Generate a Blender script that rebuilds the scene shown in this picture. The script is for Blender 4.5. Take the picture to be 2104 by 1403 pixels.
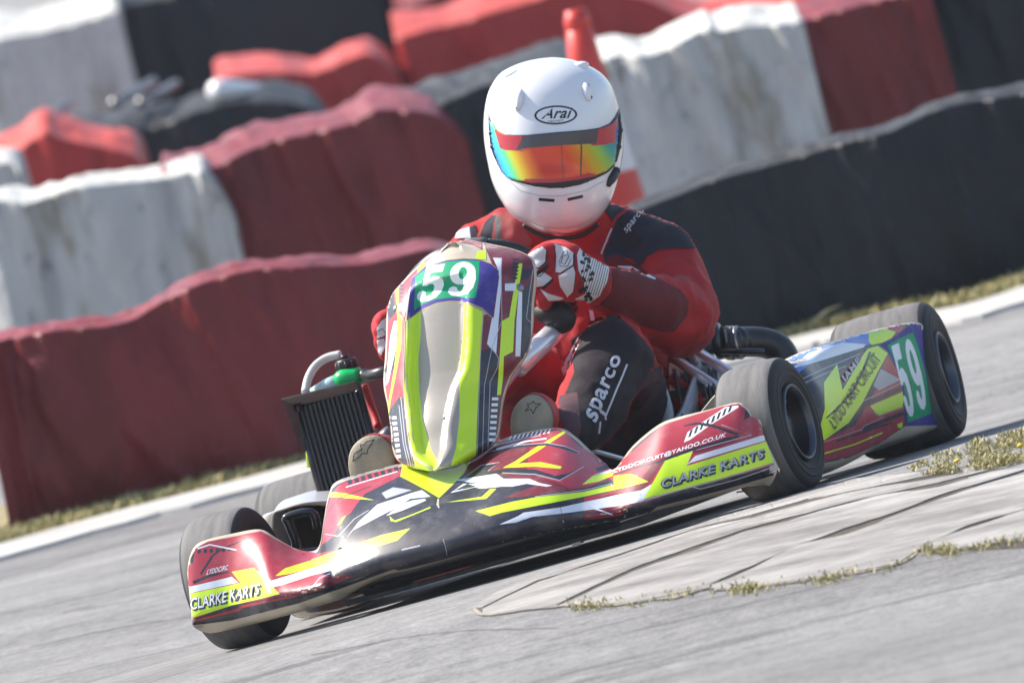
import bpy, bmesh, math, random
from mathutils import Vector, Matrix, noise
from mathutils.bvhtree import BVHTree
from mathutils.geometry import delaunay_2d_cdt
random.seed(7)
PI = math.pi
for o in list(bpy.data.objects): bpy.data.objects.remove(o)
S = bpy.context.scene
COL = S.collection

# ------------------------------------------------------------------ camera
W, H = 2104, 1403                       # the photograph's size, used as drawing units
FPX = 20348.0                           # focal length in those units (about 348 mm)
CAM_H = 1.50; PITCH = math.radians(3.2); ROLL = math.radians(13.5)
def basis(c, r0, roll):
    u0 = c.cross(r0)
    return r0*math.cos(roll)-u0*math.sin(roll), r0*math.sin(roll)+u0*math.cos(roll), c
wr, wu, wc = basis(Vector((0, -math.cos(PITCH), math.sin(PITCH))), Vector((1, 0, 0)), ROLL)
CW = Vector((0, -19.0, CAM_H))
cam = bpy.data.objects.new('camera', bpy.data.cameras.new('camera')); COL.objects.link(cam); S.camera = cam
Mw = Matrix((wr, wu, wc)).transposed()
cam.matrix_world = Matrix.Translation(CW) @ Mw.to_4x4()
cam.data.sensor_width = 36; cam.data.lens = 36*FPX/W
cam.data.clip_start = 0.5; cam.data.clip_end = 2000
cam.data.dof.use_dof = True; cam.data.dof.focus_distance = 18.4; cam.data.dof.aperture_fstop = 6.3

# ------------------------------------------------------------------ light
SUN_EL = math.radians(47); SUN_AZ = math.radians(157)      # direction to the sun, counter-clockwise from +X
sd = Vector((math.cos(SUN_EL)*math.cos(SUN_AZ), math.cos(SUN_EL)*math.sin(SUN_AZ), math.sin(SUN_EL)))
world = bpy.data.worlds.new('World'); S.world = world; world.use_nodes = True
wn = world.node_tree; bg = wn.nodes['Background']
sky = wn.nodes.new('ShaderNodeTexSky'); sky.sky_type = 'NISHITA'; sky.sun_disc = False
sky.sun_elevation = SUN_EL; sky.sun_rotation = PI/2-SUN_AZ
sky.air_density = 1.0; sky.dust_density = 1.5
wn.links.new(sky.outputs[0], bg.inputs[0]); bg.inputs[1].default_value = 0.135
sun = bpy.data.objects.new('sun', bpy.data.lights.new('sun', 'SUN')); COL.objects.link(sun)
sun.data.energy = 4.9; sun.data.angle = math.radians(0.5); sun.data.color = (1, .94, .85)
sun.rotation_euler = (-sd).to_track_quat('-Z', 'Y').to_euler()
S.view_settings.view_transform = 'Standard'; S.view_settings.look = 'None'
S.view_settings.exposure = 0.72; S.view_settings.gamma = 1; S.view_settings.use_curve_mapping = False
S.render.engine = 'CYCLES'

# ------------------------------------------------------------------ kart frame (X forward, Y to the kart's left, Z up)
az, ph, ro = 2.21017567e-01, -3.27706237e-03, 2.73276334e-01
kc0 = Vector((math.cos(az)*math.cos(ph), math.sin(az)*math.cos(ph), math.sin(ph)))
kr, ku, kc = basis(kc0, Vector((-math.sin(az), math.cos(az), 0)), ro)
CK = Vector((.5, 0, .3))+kc*19-kr*(45.37*19/FPX)+ku*(117.01*19/FPX)
Mk = Matrix((kr, ku, kc)).transposed()
RK = Mw @ Mk.transposed()               # kart -> world rotation
KM = Matrix.Translation(CW) @ RK.to_4x4() @ Matrix.Translation(-CK)
def kray(px, py): return (kr*((px-W/2)/FPX)+ku*((H/2-py)/FPX)-kc)
def P(px, py, x=None, y=None, z=None):
    d = kray(px, py); k, v = (0, x) if x is not None else (1, y) if y is not None else (2, z)
    return CK+d*((v-CK[k])/d[k])
def wray(px, py): return (wr*((px-W/2)/FPX)+wu*((H/2-py)/FPX)-wc)
def G(px, py, z=None, y=None):
    d = wray(px, py); k, v = (2, z) if z is not None else (1, y)
    return CW+d*((v-CW[k])/d[k])

# ------------------------------------------------------------------ small helpers
def tag(o, label=None, cat=None, group=None, kind=None):
    for k, v in (('label', label), ('category', cat), ('group', group), ('kind', kind)):
        if v: o[k] = v
    return o
def link(o, parent=None, world_mat=None):
    COL.objects.link(o)
    if parent: o.parent = parent
    return o
def empty(name, mat=None, parent=None):
    o = bpy.data.objects.new(name, None); o.empty_display_size = .1
    if mat is not None: o.matrix_world = mat
    return link(o, parent)
def mesh_obj(name, verts, faces, mats, parent=None, smooth=True, idx=None, loc=None):
    me = bpy.data.meshes.new(name)
    if loc is not None: verts = [Vector(v)-loc for v in verts]
    me.from_pydata([tuple(v) for v in verts], [], faces); me.update()
    mats = mats if isinstance(mats, (list, tuple)) else [mats]
    for m in mats: me.materials.append(m)
    if idx: me.polygons.foreach_set('material_index', idx)
    if smooth: me.polygons.foreach_set('use_smooth', [True]*len(me.polygons))
    o = bpy.data.objects.new(name, me)
    if loc is not None: o.location = loc
    return link(o, parent)
class MB:
    def __init__(s): s.v = []; s.f = []; s.i = []
    def add(s, v, f, m=0):
        n = len(s.v); s.v += [Vector(a) for a in v]; s.f += [tuple(a+n for a in q) for q in f]; s.i += [m]*len(f)
    def box(s, c, d, rot=None, m=0):
        c = Vector(c); q = []
        for sx in (-1, 1):
            for sy in (-1, 1):
                for sz in (-1, 1):
                    p = Vector((sx*d[0]/2, sy*d[1]/2, sz*d[2]/2))
                    q.append(c+(rot @ p if rot else p))
        s.add(q, [(0, 1, 3, 2), (4, 6, 7, 5), (0, 4, 5, 1), (2, 3, 7, 6), (0, 2, 6, 4), (1, 5, 7, 3)], m)
    def tube(s, pts, r, n=14, m=0, caps=True, smooth=0):
        pts = [Vector(p) for p in pts]; rs = r if isinstance(r, (list, tuple)) else [r]*len(pts)
        if smooth: pts, rs = cr(pts, rs, smooth)
        T0 = None; base = len(s.v); ref = None
        for i, p in enumerate(pts):
            t = (pts[min(i+1, len(pts)-1)]-pts[max(i-1, 0)]).normalized()
            if ref is None: ref = t.orthogonal().normalized()
            ref = (ref-t*ref.dot(t)).normalized(); b = t.cross(ref)
            for k in range(n):
                a = 2*PI*k/n; s.v.append(p+(ref*math.cos(a)+b*math.sin(a))*rs[i])
        for i in range(len(pts)-1):
            for k in range(n):
                a = base+i*n+k; b2 = base+i*n+(k+1) % n; s.f.append((a, b2, b2+n, a+n)); s.i.append(m)
        if caps:
            s.f.append(tuple(base+k for k in range(n))[::-1]); s.i.append(m)
            s.f.append(tuple(base+(len(pts)-1)*n+k for k in range(n))); s.i.append(m)
    def ball(s, c, r, n=10, m=0, sc=(1, 1, 1)):
        pts = [(-1+.002)]; v = []; c = Vector(c)
        for i in range(n+1):
            th = PI*i/n
            for k in range(2*n):
                a = PI*k/n; v.append(c+Vector((sc[0]*r*math.sin(th)*math.cos(a), sc[1]*r*math.sin(th)*math.sin(a), sc[2]*r*math.cos(th))))
        f = []
        for i in range(n):
            for k in range(2*n):
                a = i*2*n+k; b = i*2*n+(k+1) % (2*n); f.append((a, a+2*n, b+2*n, b))
        s.add(v, f, m)
    def lathe(s, prof, o, axis, n=48, mi=None, m=0):
        axis = Vector(axis).normalized(); a1 = axis.orthogonal().normalized(); a2 = axis.cross(a1); o = Vector(o); base = len(s.v)
        for r, h in prof:
            for k in range(n):
                a = 2*PI*k/n; s.v.append(o+axis*h+(a1*math.cos(a)+a2*math.sin(a))*r)
        for i in range(len(prof)-1):
            for k in range(n):
                a = base+i*n+k; b = base+i*n+(k+1) % n; s.f.append((a, b, b+n, a+n)); s.i.append(mi[i] if mi else m)
    def build(s, name, mats, parent=None, smooth=True, loc=None):
        return mesh_obj(name, s.v, s.f, mats, parent, smooth, s.i, loc)
def cr(pts, rs, k):
    """Catmull-Rom through points (any sequences of numbers) with matching scalars"""
    P_, R_ = [], []; n = len(pts)
    for i in range(n-1):
        a, b, c_, d = pts[max(i-1, 0)], pts[i], pts[i+1], pts[min(i+2, n-1)]
        ra, rb, rc_, rd = rs[max(i-1, 0)], rs[i], rs[i+1], rs[min(i+2, n-1)]
        for j in range(k):
            t = j/k; w = (-.5*t+t*t-.5*t**3, 1-2.5*t*t+1.5*t**3, .5*t+2*t*t-1.5*t**3, -.5*t*t+.5*t**3)
            P_.append(Vector(a)*w[0]+Vector(b)*w[1]+Vector(c_)*w[2]+Vector(d)*w[3])
            R_.append(ra*w[0]+rb*w[1]+rc_*w[2]+rd*w[3])
    P_.append(Vector(pts[-1])); R_.append(rs[-1]); return P_, R_
def crn(rows, k):                        # Catmull-Rom on lists of numbers, keeps every input point, k steps per span
    out = []; n = len(rows)
    for i in range(n-1):
        a, b, c_, d = rows[max(i-1, 0)], rows[i], rows[i+1], rows[min(i+2, n-1)]
        for j in range(k):
            t = j/k; w = (-.5*t+t*t-.5*t**3, 1-2.5*t*t+1.5*t**3, .5*t+2*t*t-1.5*t**3, -.5*t*t+.5*t**3)
            out.append([a[q]*w[0]+b[q]*w[1]+c_[q]*w[2]+d[q]*w[3] for q in range(len(b))])
    out.append(list(rows[-1])); return out
def lerp(a, b, t): return a+(b-a)*t
def pl(x, pts):                          # piecewise linear
    if x <= pts[0][0]: return pts[0][1]
    for a, b in zip(pts, pts[1:]):
        if x <= b[0]: return lerp(a[1], b[1], (x-a[0])/max(1e-9, b[0]-a[0]))
    return pts[-1][1]
def smooth01(t): t = max(0, min(1, t)); return t*t*(3-2*t)
def grid_faces(nr, nc, closed=False):
    f = []
    for i in range(nr-1):
        for j in range(nc-1 if not closed else nc):
            a = i*nc+j; b = i*nc+(j+1) % nc; f.append((a, b, b+nc, a+nc))
    return f
def apply_mods(o):
    dg = bpy.context.evaluated_depsgraph_get(); dg.update()
    ev = o.evaluated_get(dg); me = bpy.data.meshes.new_from_object(ev, depsgraph=dg)
    old = o.data; o.modifiers.clear(); o.data = me; me.name = old.name; bpy.data.meshes.remove(old)
    me.polygons.foreach_set('use_smooth', [True]*len(me.polygons)); return o
def solidify(o, th, off=-1, mat_rim=None):
    m = o.modifiers.new('s', 'SOLIDIFY'); m.thickness = th; m.offset = off
    if mat_rim is not None: m.material_offset_rim = mat_rim; m.material_offset = mat_rim
    return apply_mods(o)
def remesh(o, vox, sm=4, fac=.5):
    m = o.modifiers.new('r', 'REMESH'); m.mode = 'VOXEL'; m.voxel_size = vox; m.use_smooth_shade = True
    s_ = o.modifiers.new('s', 'SMOOTH'); s_.iterations = sm; s_.factor = fac
    return apply_mods(o)
def bvh_of(*objs):
    v, f = [], []
    for o in objs:
        n = len(v); v += [tuple(a.co) for a in o.data.vertices]; f += [tuple(i+n for i in p.vertices) for p in o.data.polygons]
    return BVHTree.FromPolygons(v, f)

# ------------------------------------------------------------------ materials
def mat(name, col, rough=.5, metal=0, coat=0, spec=.5, **k):
    m = bpy.data.materials.new(name); m.use_nodes = True; b = m.node_tree.nodes['Principled BSDF']
    b.inputs['Base Color'].default_value = (*col, 1); b.inputs['Roughness'].default_value = rough
    b.inputs['Metallic'].default_value = metal; b.inputs['Coat Weight'].default_value = coat; b.inputs['Coat Roughness'].default_value = .2
    b.inputs['Specular IOR Level'].default_value = spec
    return m
def nodes(m): return m.node_tree, m.node_tree.nodes['Principled BSDF']
def tcoord(nt, scale=(1, 1, 1), rot=(0, 0, 0)):
    t = nt.nodes.new('ShaderNodeTexCoord'); mp = nt.nodes.new('ShaderNodeMapping')
    mp.inputs['Scale'].default_value = scale; mp.inputs['Rotation'].default_value = rot
    nt.links.new(t.outputs['Object'], mp.inputs[0]); return mp.outputs[0]
def noise_n(nt, vec, scale, detail=6, rough=.55, dist=0):
    n = nt.nodes.new('ShaderNodeTexNoise'); n.inputs['Scale'].default_value = scale; n.inputs['Detail'].default_value = detail
    n.inputs['Roughness'].default_value = rough; n.inputs['Distortion'].default_value = dist; nt.links.new(vec, n.inputs['Vector']); return n.outputs['Fac']
def ramp(nt, fac, stops, interp='LINEAR'):
    r_ = nt.nodes.new('ShaderNodeValToRGB'); e = r_.color_ramp.elements; r_.color_ramp.interpolation = interp
    while len(e) < len(stops): e.new(.5)
    for q, (p, c_) in zip(e, stops): q.position = p; q.color = (*c_, 1)
    nt.links.new(fac, r_.inputs[0]); return r_.outputs[0]
def mix(nt, fac, a, b, mode='MIX'):
    m = nt.nodes.new('ShaderNodeMix'); m.data_type = 'RGBA'; m.blend_type = mode
    for s_, v in ((m.inputs[0], fac), (m.inputs[6], a), (m.inputs[7], b)):
        if hasattr(v, 'links') or isinstance(v, bpy.types.NodeSocket): nt.links.new(v, s_)
        elif isinstance(v, (int, float)): s_.default_value = v
        else: s_.default_value = (*v, 1)
    return m.outputs[2]
def bump(nt, b, h, strength, dist=.01):
    n = nt.nodes.new('ShaderNodeBump'); n.inputs['Strength'].default_value = strength; n.inputs['Distance'].default_value = dist
    nt.links.new(h, n.inputs['Height']); nt.links.new(n.outputs[0], b.inputs['Normal'])
def varied(name, a, b_, scale, rough=.5, coat=0, spec=.5, bmp=0, bscale=None, stretch=(1, 1, 1), lo=.35, hi=.65, bdist=.004):
    m = mat(name, a, rough, 0, coat, spec); nt, b = nodes(m); v = tcoord(nt, stretch)
    f = noise_n(nt, v, scale); nt.links.new(ramp(nt, f, [(lo, a), (hi, b_)]), b.inputs['Base Color'])
    if bmp: bump(nt, b, noise_n(nt, v, bscale or scale*3), bmp, bdist)
    return m
def gloss(name, col, r=.31, dirt=.13):     # printed vinyl with light dust and scuffs
    m = mat(name, col, r, 0, .35); nt, b = nodes(m); v = tcoord(nt)
    d = ramp(nt, noise_n(nt, v, 22, 8, .7), [(.5, (0, 0, 0)), (.8, (1, 1, 1))])
    mm = nt.nodes.new('ShaderNodeMath'); mm.operation = 'MULTIPLY'; mm.inputs[1].default_value = dirt*2.2; nt.links.new(d, mm.inputs[0])
    nt.links.new(mix(nt, mm.outputs[0], col, (.42, .38, .34)), b.inputs['Base Color'])
    rr = nt.nodes.new('ShaderNodeMapRange'); rr.inputs['To Min'].default_value = r; rr.inputs['To Max'].default_value = r+.22
    nt.links.new(noise_n(nt, v, 55, 5), rr.inputs[0]); nt.links.new(rr.outputs[0], b.inputs['Roughness'])
    return m
M = {}
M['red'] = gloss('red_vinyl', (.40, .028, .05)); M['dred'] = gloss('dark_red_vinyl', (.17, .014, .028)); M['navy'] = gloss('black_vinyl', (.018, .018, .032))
M['neon'] = gloss('neon_vinyl', (.60, .86, .02), .3, .05); M['white'] = gloss('white_vinyl', (.72, .76, .84), .22); M['silver'] = gloss('grey_vinyl', (.42, .42, .46), .3)
M['purple'] = gloss('purple_vinyl', (.055, .045, .26), .45); M['green'] = gloss('green_vinyl', (.0, .33, .15), .45); M['numwhite'] = gloss('white_number_vinyl', (.84, .86, .88), .45, .04)
for q_ in ('purple', 'green', 'numwhite'): nodes(M[q_])[1].inputs['Coat Weight'].default_value = .05; nodes(M[q_])[1].inputs['Specular IOR Level'].default_value = .25
M['blue'] = gloss('blue_vinyl', (.10, .20, .62)); M['gold'] = gloss('gold_line_vinyl', (.42, .30, .10))
M['cream'] = varied('cream_plastic', (.60, .52, .40), (.50, .42, .32), 9, .33, .1, bmp=.05)
M['rubber'] = varied('tyre_sidewall_rubber', (.011, .011, .013), (.020, .019, .020), 14, .68, bmp=.15, bscale=80)
M['tread'] = varied('tyre_tread_rubber', (.10, .097, .095), (.165, .158, .155), 10, .75, bmp=.3, bscale=120, stretch=(1, 6, 1))
M['rim'] = mat('rim_alloy', (.05, .05, .055), .35, .8); M['rimlip'] = mat('rim_lip', (.10, .105, .125), .35, .8)
M['channel'] = gloss('grey_brown_channel_vinyl', (.36, .325, .285), .2, .05)
M['chrome'] = mat('bright_alloy', (.80, .82, .86), .25, .45, .3); M['steel'] = varied('worn_steel', (.35, .35, .36), (.18, .18, .19), 40, .38); nodes(M['steel'])[1].inputs['Metallic'].default_value = .8
M['black'] = varied('black_plastic', (.014, .014, .016), (.028, .028, .030), 30, .38, bmp=.05); M['blackmetal'] = mat('black_metal', (.02, .02, .024), .28, .4, .3)
M['framered'] = gloss('red_frame_paint', (.48, .02, .015), .3, .2); M['engine'] = varied('engine_casting', (.03, .03, .033), (.07, .07, .075), 40, .5)
M['brass'] = mat('brass', (.55, .36, .10), .35, .9); M['hose'] = mat('clear_grey_hose', (.55, .55, .52), .35)
M['shroud'] = varied('smoked_plastic', (.14, .11, .10), (.20, .17, .16), 20, .3); M['bottle'] = mat('green_bottle_plastic', (.0, .42, .10), .3); M['bottlew'] = mat('pale_tank_plastic', (.45, .62, .62), .3)
def cloth(name, a, b_, rough=.75):
    m = varied(name, a, b_, 18, rough, 0, .3); nt, b = nodes(m); v = tcoord(nt)
    n1 = noise_n(nt, v, 13, 3, .5, .4); n2 = noise_n(nt, v, 420, 2)
    mm = nt.nodes.new('ShaderNodeMath'); mm.operation = 'MULTIPLY_ADD'; mm.inputs[1].default_value = .08; nt.links.new(n2, mm.inputs[0]); nt.links.new(n1, mm.inputs[2])
    bump(nt, b, mm.outputs[0], .40, .010); b.inputs['Sheen Weight'].default_value = .06; b.inputs['Sheen Roughness'].default_value = .4
    return m
M['suit'] = cloth('red_suit_fabric', (.40, .013, .016), (.31, .008, .011)); M['suitblk'] = cloth('black_suit_fabric', (.016, .008, .014), (.011, .006, .010))
M['suitnavy'] = cloth('dark_shoulder_fabric', (.022, .022, .036), (.016, .016, .026)); M['suitwht'] = cloth('white_suit_print', (.62, .62, .66), (.55, .55, .60))
M['sunlit_leg'] = cloth('sunlit_leg_fabric', (.10, .045, .055), (.07, .03, .04)); M['suitpink'] = cloth('pinkish_red_suit_fabric', (.34, .055, .055), (.25, .05, .05)); M['suitgry'] = cloth('grey_suit_fabric', (.16, .15, .15), (.11, .10, .10))
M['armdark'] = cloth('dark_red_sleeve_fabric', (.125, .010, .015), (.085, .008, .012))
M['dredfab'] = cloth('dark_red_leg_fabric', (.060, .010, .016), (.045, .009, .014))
M['glred'] = cloth('red_glove_fabric', (.46, .02, .03), (.36, .014, .02)); M['glwht'] = cloth('white_glove_leather', (.66, .65, .66), (.58, .57, .58), .6)
M['glblk'] = mat('black_glove_line', (.012, .012, .014), .6)
M['sole'] = varied('tan_boot_sole', (.30, .26, .19), (.23, .20, .15), 30, .6, bmp=.3, bscale=200); M['bootred'] = cloth('red_boot_leather', (.50, .02, .02), (.40, .015, .015), .5)
M['helmet'] = mat('white_helmet_paint', (.80, .80, .82), .16, 0, .8); M['helmgrey'] = mat('helmet_grey', (.45, .46, .48), .3); M['helmblk'] = mat('helmet_black_trim', (.014, .014, .016), .35)

# ------------------------------------------------------------------ flat prints laid on a surface
def inside(p, poly):
    x, y = p; c_ = False; n = len(poly); j = n-1
    for i in range(n):
        xi, yi = poly[i]; xj, yj = poly[j]
        if (yi > y) != (yj > y) and x < (xj-xi)*(y-yi)/(yj-yi)+xi: c_ = not c_
        j = i
    return c_
class Prints:
    """collects coloured pieces of print; they are cut against each other into one thin skin laid on the real surface"""
    def __init__(s, bvh, base=.0008, step=.00012, maxedge=.05, g=5.0, toff=.0003): s.bvh = bvh; s.mb = MB(); s.mats = []; s.base = base; s.off = base+toff; s.step = step; s.me = maxedge; s.g = g; s.polys = []
    def mi(s, m):
        if m not in s.mats: s.mats.append(m)
        return s.mats.index(m)
    def lay(s, pts, faces, mis, off_):
        pos = []
        for p in pts:
            d = kray(p[0], p[1]).normalized(); h, n, _, _ = s.bvh.ray_cast(CK, d)
            if h is None: pos.append(None); continue
            if n.dot(d) > 0: n = -n
            pos.append(h+n*off_)
        remap = {}; v = []; f = []; fi = []
        for fc, m_ in zip(faces, mis):
            q = [pos[i] for i in fc]
            if any(a is None for a in q): continue
            if any((q[i]-q[i-1]).length > s.me for i in range(len(q))): continue
            nf = []
            for i in fc:
                if i not in remap: remap[i] = len(v); v.append(pos[i])
                nf.append(remap[i])
            a = (v[nf[1]]-v[nf[0]]).cross(v[nf[2]]-v[nf[0]])
            if a.dot(v[nf[0]]-CK) > 0: nf = nf[::-1]
            f.append(tuple(nf)); fi.append(m_)
        n0 = len(s.mb.v); s.mb.v += v; s.mb.f += [tuple(i+n0 for i in q) for q in f]; s.mb.i += fi
    def poly(s, poly, m, g=6.0):
        poly = [(float(p[0]), float(p[1])) for p in poly]
        s.polys.append((poly, s.mi(m), min(p[0] for p in poly), max(p[0] for p in poly), min(p[1] for p in poly), max(p[1] for p in poly)))
    def flush(s):
        if not s.polys: return
        pts, edges = [], []; g = s.g
        for poly, *_ in s.polys:
            n0 = len(pts)
            for a, b in zip(poly, poly[1:]+poly[:1]):
                k = max(1, int(math.hypot(b[0]-a[0], b[1]-a[1])/(g*1.4)))
                pts += [(lerp(a[0], b[0], j/k), lerp(a[1], b[1], j/k)) for j in range(k)]
            n1 = len(pts); edges += [(i, i+1 if i+1 < n1 else n0) for i in range(n0, n1)]
        x0, x1 = min(p[2] for p in s.polys), max(p[3] for p in s.polys); y0, y1 = min(p[4] for p in s.polys), max(p[5] for p in s.polys)
        occ = {}
        for p in pts: occ[(int(p[0]/g), int(p[1]/g))] = 1
        def top(x, y):
            for pq, m_, a, b, c_, d in reversed(s.polys):
                if a <= x <= b and c_ <= y <= d and inside((x, y), pq): return m_
            return None
        gx = int(x0/g)
        while gx*g < x1:
            gy = int(y0/g)
            while gy*g < y1:
                if (gx, gy) not in occ:
                    x, y = (gx+.5)*g, (gy+.5)*g
                    if top(x, y) is not None: pts.append((x, y))
                gy += 1
            gx += 1
        r_ = delaunay_2d_cdt([Vector(p) for p in pts], edges, [], 0, 1e-3)
        fs, ms = [], []
        for fc in r_[2]:
            cx = sum(r_[0][i][0] for i in fc)/len(fc); cy = sum(r_[0][i][1] for i in fc)/len(fc); m_ = top(cx, cy)
            if m_ is not None: fs.append(tuple(fc)); ms.append(m_)
        s.lay([(v[0], v[1]) for v in r_[0]], fs, ms, s.base); s.polys = []
    def line(s, pts, w, m, g=6.0):
        L, R_ = [], []; ws = w if isinstance(w, (list, tuple)) else [w]*len(pts)
        for i, p in enumerate(pts):
            a = pts[max(i-1, 0)]; b = pts[min(i+1, len(pts)-1)]; dx, dy = b[0]-a[0], b[1]-a[1]; l = math.hypot(dx, dy) or 1
            nx, ny = -dy/l*ws[i]/2, dx/l*ws[i]/2; L.append((p[0]+nx, p[1]+ny)); R_.append((p[0]-nx, p[1]-ny))
        s.poly(L+R_[::-1], m, g)
    def bars(s, a, b, w, n, m, slant=(0, 0), frac=.55):        # a row of short bars from a to b
        for i in range(n):
            t0, t1 = i/n, (i+frac)/n
            p0 = (lerp(a[0], b[0], t0), lerp(a[1], b[1], t0)); p1 = (lerp(a[0], b[0], t1), lerp(a[1], b[1], t1))
            s.poly([p0, p1, (p1[0]+w[0]+slant[0], p1[1]+w[1]+slant[1]), (p0[0]+w[0]+slant[0], p0[1]+w[1]+slant[1])], m, 8)
    def text(s, txt, quad, m, bold=.02, shear=0.0, grow=0.0):
        """quad: top-left, top-right, bottom-right, bottom-left"""
        cu = bpy.data.curves.new('t', 'FONT'); cu.body = txt; cu.offset = bold; cu.shear = shear; cu.resolution_u = 5; cu.space_character = 1+bold*3
        o = bpy.data.objects.new('t', cu); COL.objects.link(o)
        dg = bpy.context.evaluated_depsgraph_get(); dg.update(); me = o.evaluated_get(dg).to_mesh()
        vs = [v.co.copy() for v in me.vertices]; fs = [tuple(p.vertices) for p in me.polygons]
        o.evaluated_get(dg).to_mesh_clear(); bpy.data.objects.remove(o); bpy.data.curves.remove(cu)
        x0 = min(v.x for v in vs); x1 = max(v.x for v in vs); y0 = min(v.y for v in vs); y1 = max(v.y for v in vs)
        tl, tr, br, bl = quad; pts = []
        for v in vs:
            a = (v.x-x0)/(x1-x0); b = (v.y-y0)/(y1-y0); a = a*(1+2*grow)-grow; b = b*(1+2*grow)-grow
            top = (lerp(tl[0], tr[0], a), lerp(tl[1], tr[1], a)); bot = (lerp(bl[0], br[0], a), lerp(bl[1], br[1], a))
            pts.append((lerp(bot[0], top[0], b), lerp(bot[1], top[1], b)))
        s.lay(pts, fs, [s.mi(m)]*len(fs), s.off); s.off += s.step
    def build(s, name, parent):
        s.flush(); return s.mb.build(name, s.mats, parent, True)
def crop(ox, oy, k): return lambda *pts: [(ox+x/k, oy+y/k) for x, y in pts]
c1 = crop(740, 440, 2.55); c2 = crop(940, 90, 3.2625); c3 = crop(1040, 440, 2.698); c4 = crop(340, 700, 2.193)
c5 = crop(640, 860, 3.394); c6 = crop(1200, 760, 3.898); c7 = crop(1440, 600, 3.169); g3 = crop(900, 950, 1.7475)

#@@ENV
# ================================================================== GROUND
PN = RK @ Vector((0, 0, 1)); P0 = KM @ Vector((0, 0, 0))
def ground_z(x, y):
    pz = P0.z-(PN.x*(x-P0.x)+PN.y*(y-P0.y))/PN.z
    r_ = math.hypot((x-.1)/1.05, (y+.1)/.95); w = 1-smooth01((r_-1)/2.0)
    return w*max(-.05, min(.12, pz))+(1-w)*0.0
def gnoise(x, y): return .003*noise.noise(Vector((x*1.3, y*1.3, 0)))+.0012*noise.noise(Vector((x*6, y*8, 3)))
def ground_h(x, y):
    r_ = math.hypot((x-.1)/1.05, (y+.1)/.95)
    return ground_z(x, y)+gnoise(x, y)*smooth01((r_-.8)/1.0)
xs = [-400, -150, -60, -25, -12, -7]+[-5+i*.06 for i in range(167)]+[7, 12, 25, 60, 150, 400]
ys = [-60, -30, -15, -9]+[-7+i*.06 for i in range(200)]+[6, 8, 11, 16, 25, 45, 90, 200, 600]
gv = [(x, y, ground_h(x, y)) for y in ys for x in xs]
asph = mat('old_grey_asphalt', (.2, .2, .2), .85); nt, b = nodes(asph); v = tcoord(nt, (.22, 1, 1))
vf = tcoord(nt, (.45, 1, 1))
big = noise_n(nt, v, 2.2, 5, .6, .6); fine = noise_n(nt, tcoord(nt, (.55, 1, 1)), 34, 10, .8); spk = noise_n(nt, vf, 230, 3, .8)
base = ramp(nt, big, [(.3, (.185, .178, .175)), (.5, (.27, .262, .256)), (.72, (.345, .335, .325))])
c_ = mix(nt, .75, base, ramp(nt, fine, [(.30, (.16, .16, .16)), (.46, (.78, .78, .78)), (.56, (1, 1, .99)), (.70, (1.55, 1.52, 1.48))]), 'MULTIPLY')
c_ = mix(nt, .7, c_, ramp(nt, spk, [(.36, (.35, .35, .35)), (.52, (1, 1, 1)), (.7, (1.3, 1.3, 1.3))]), 'MULTIPLY')
crk = nt.nodes.new('ShaderNodeTexNoise'); crk.inputs['Scale'].default_value = 1.7; crk.inputs['Detail'].default_value = 7; crk.inputs['Distortion'].default_value = .7
nt.links.new(tcoord(nt, (.09, 1, 1), (0, 0, .06)), crk.inputs['Vector'])
line_ = ramp(nt, crk.outputs['Fac'], [(.489, (1, 1, 1)), (.4975, (.42, .42, .43)), (.5025, (.42, .42, .43)), (.511, (1, 1, 1))])
c_ = mix(nt, .75, c_, line_, 'MULTIPLY')
nt.links.new(c_, b.inputs['Base Color']); bump(nt, b, fine, .8, .006)
ground = mesh_obj('ground', gv, grid_faces(len(ys), len(xs)), asph); tag(ground, kind='structure')
gb = BVHTree.FromPolygons([tuple(v) for v in gv], grid_faces(len(ys), len(xs)))
def on_ground(px, py):
    h, n, _, _ = gb.ray_cast(CW, wray(px, py).normalized()); return h if h is not None else G(px, py, z=0)

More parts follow.
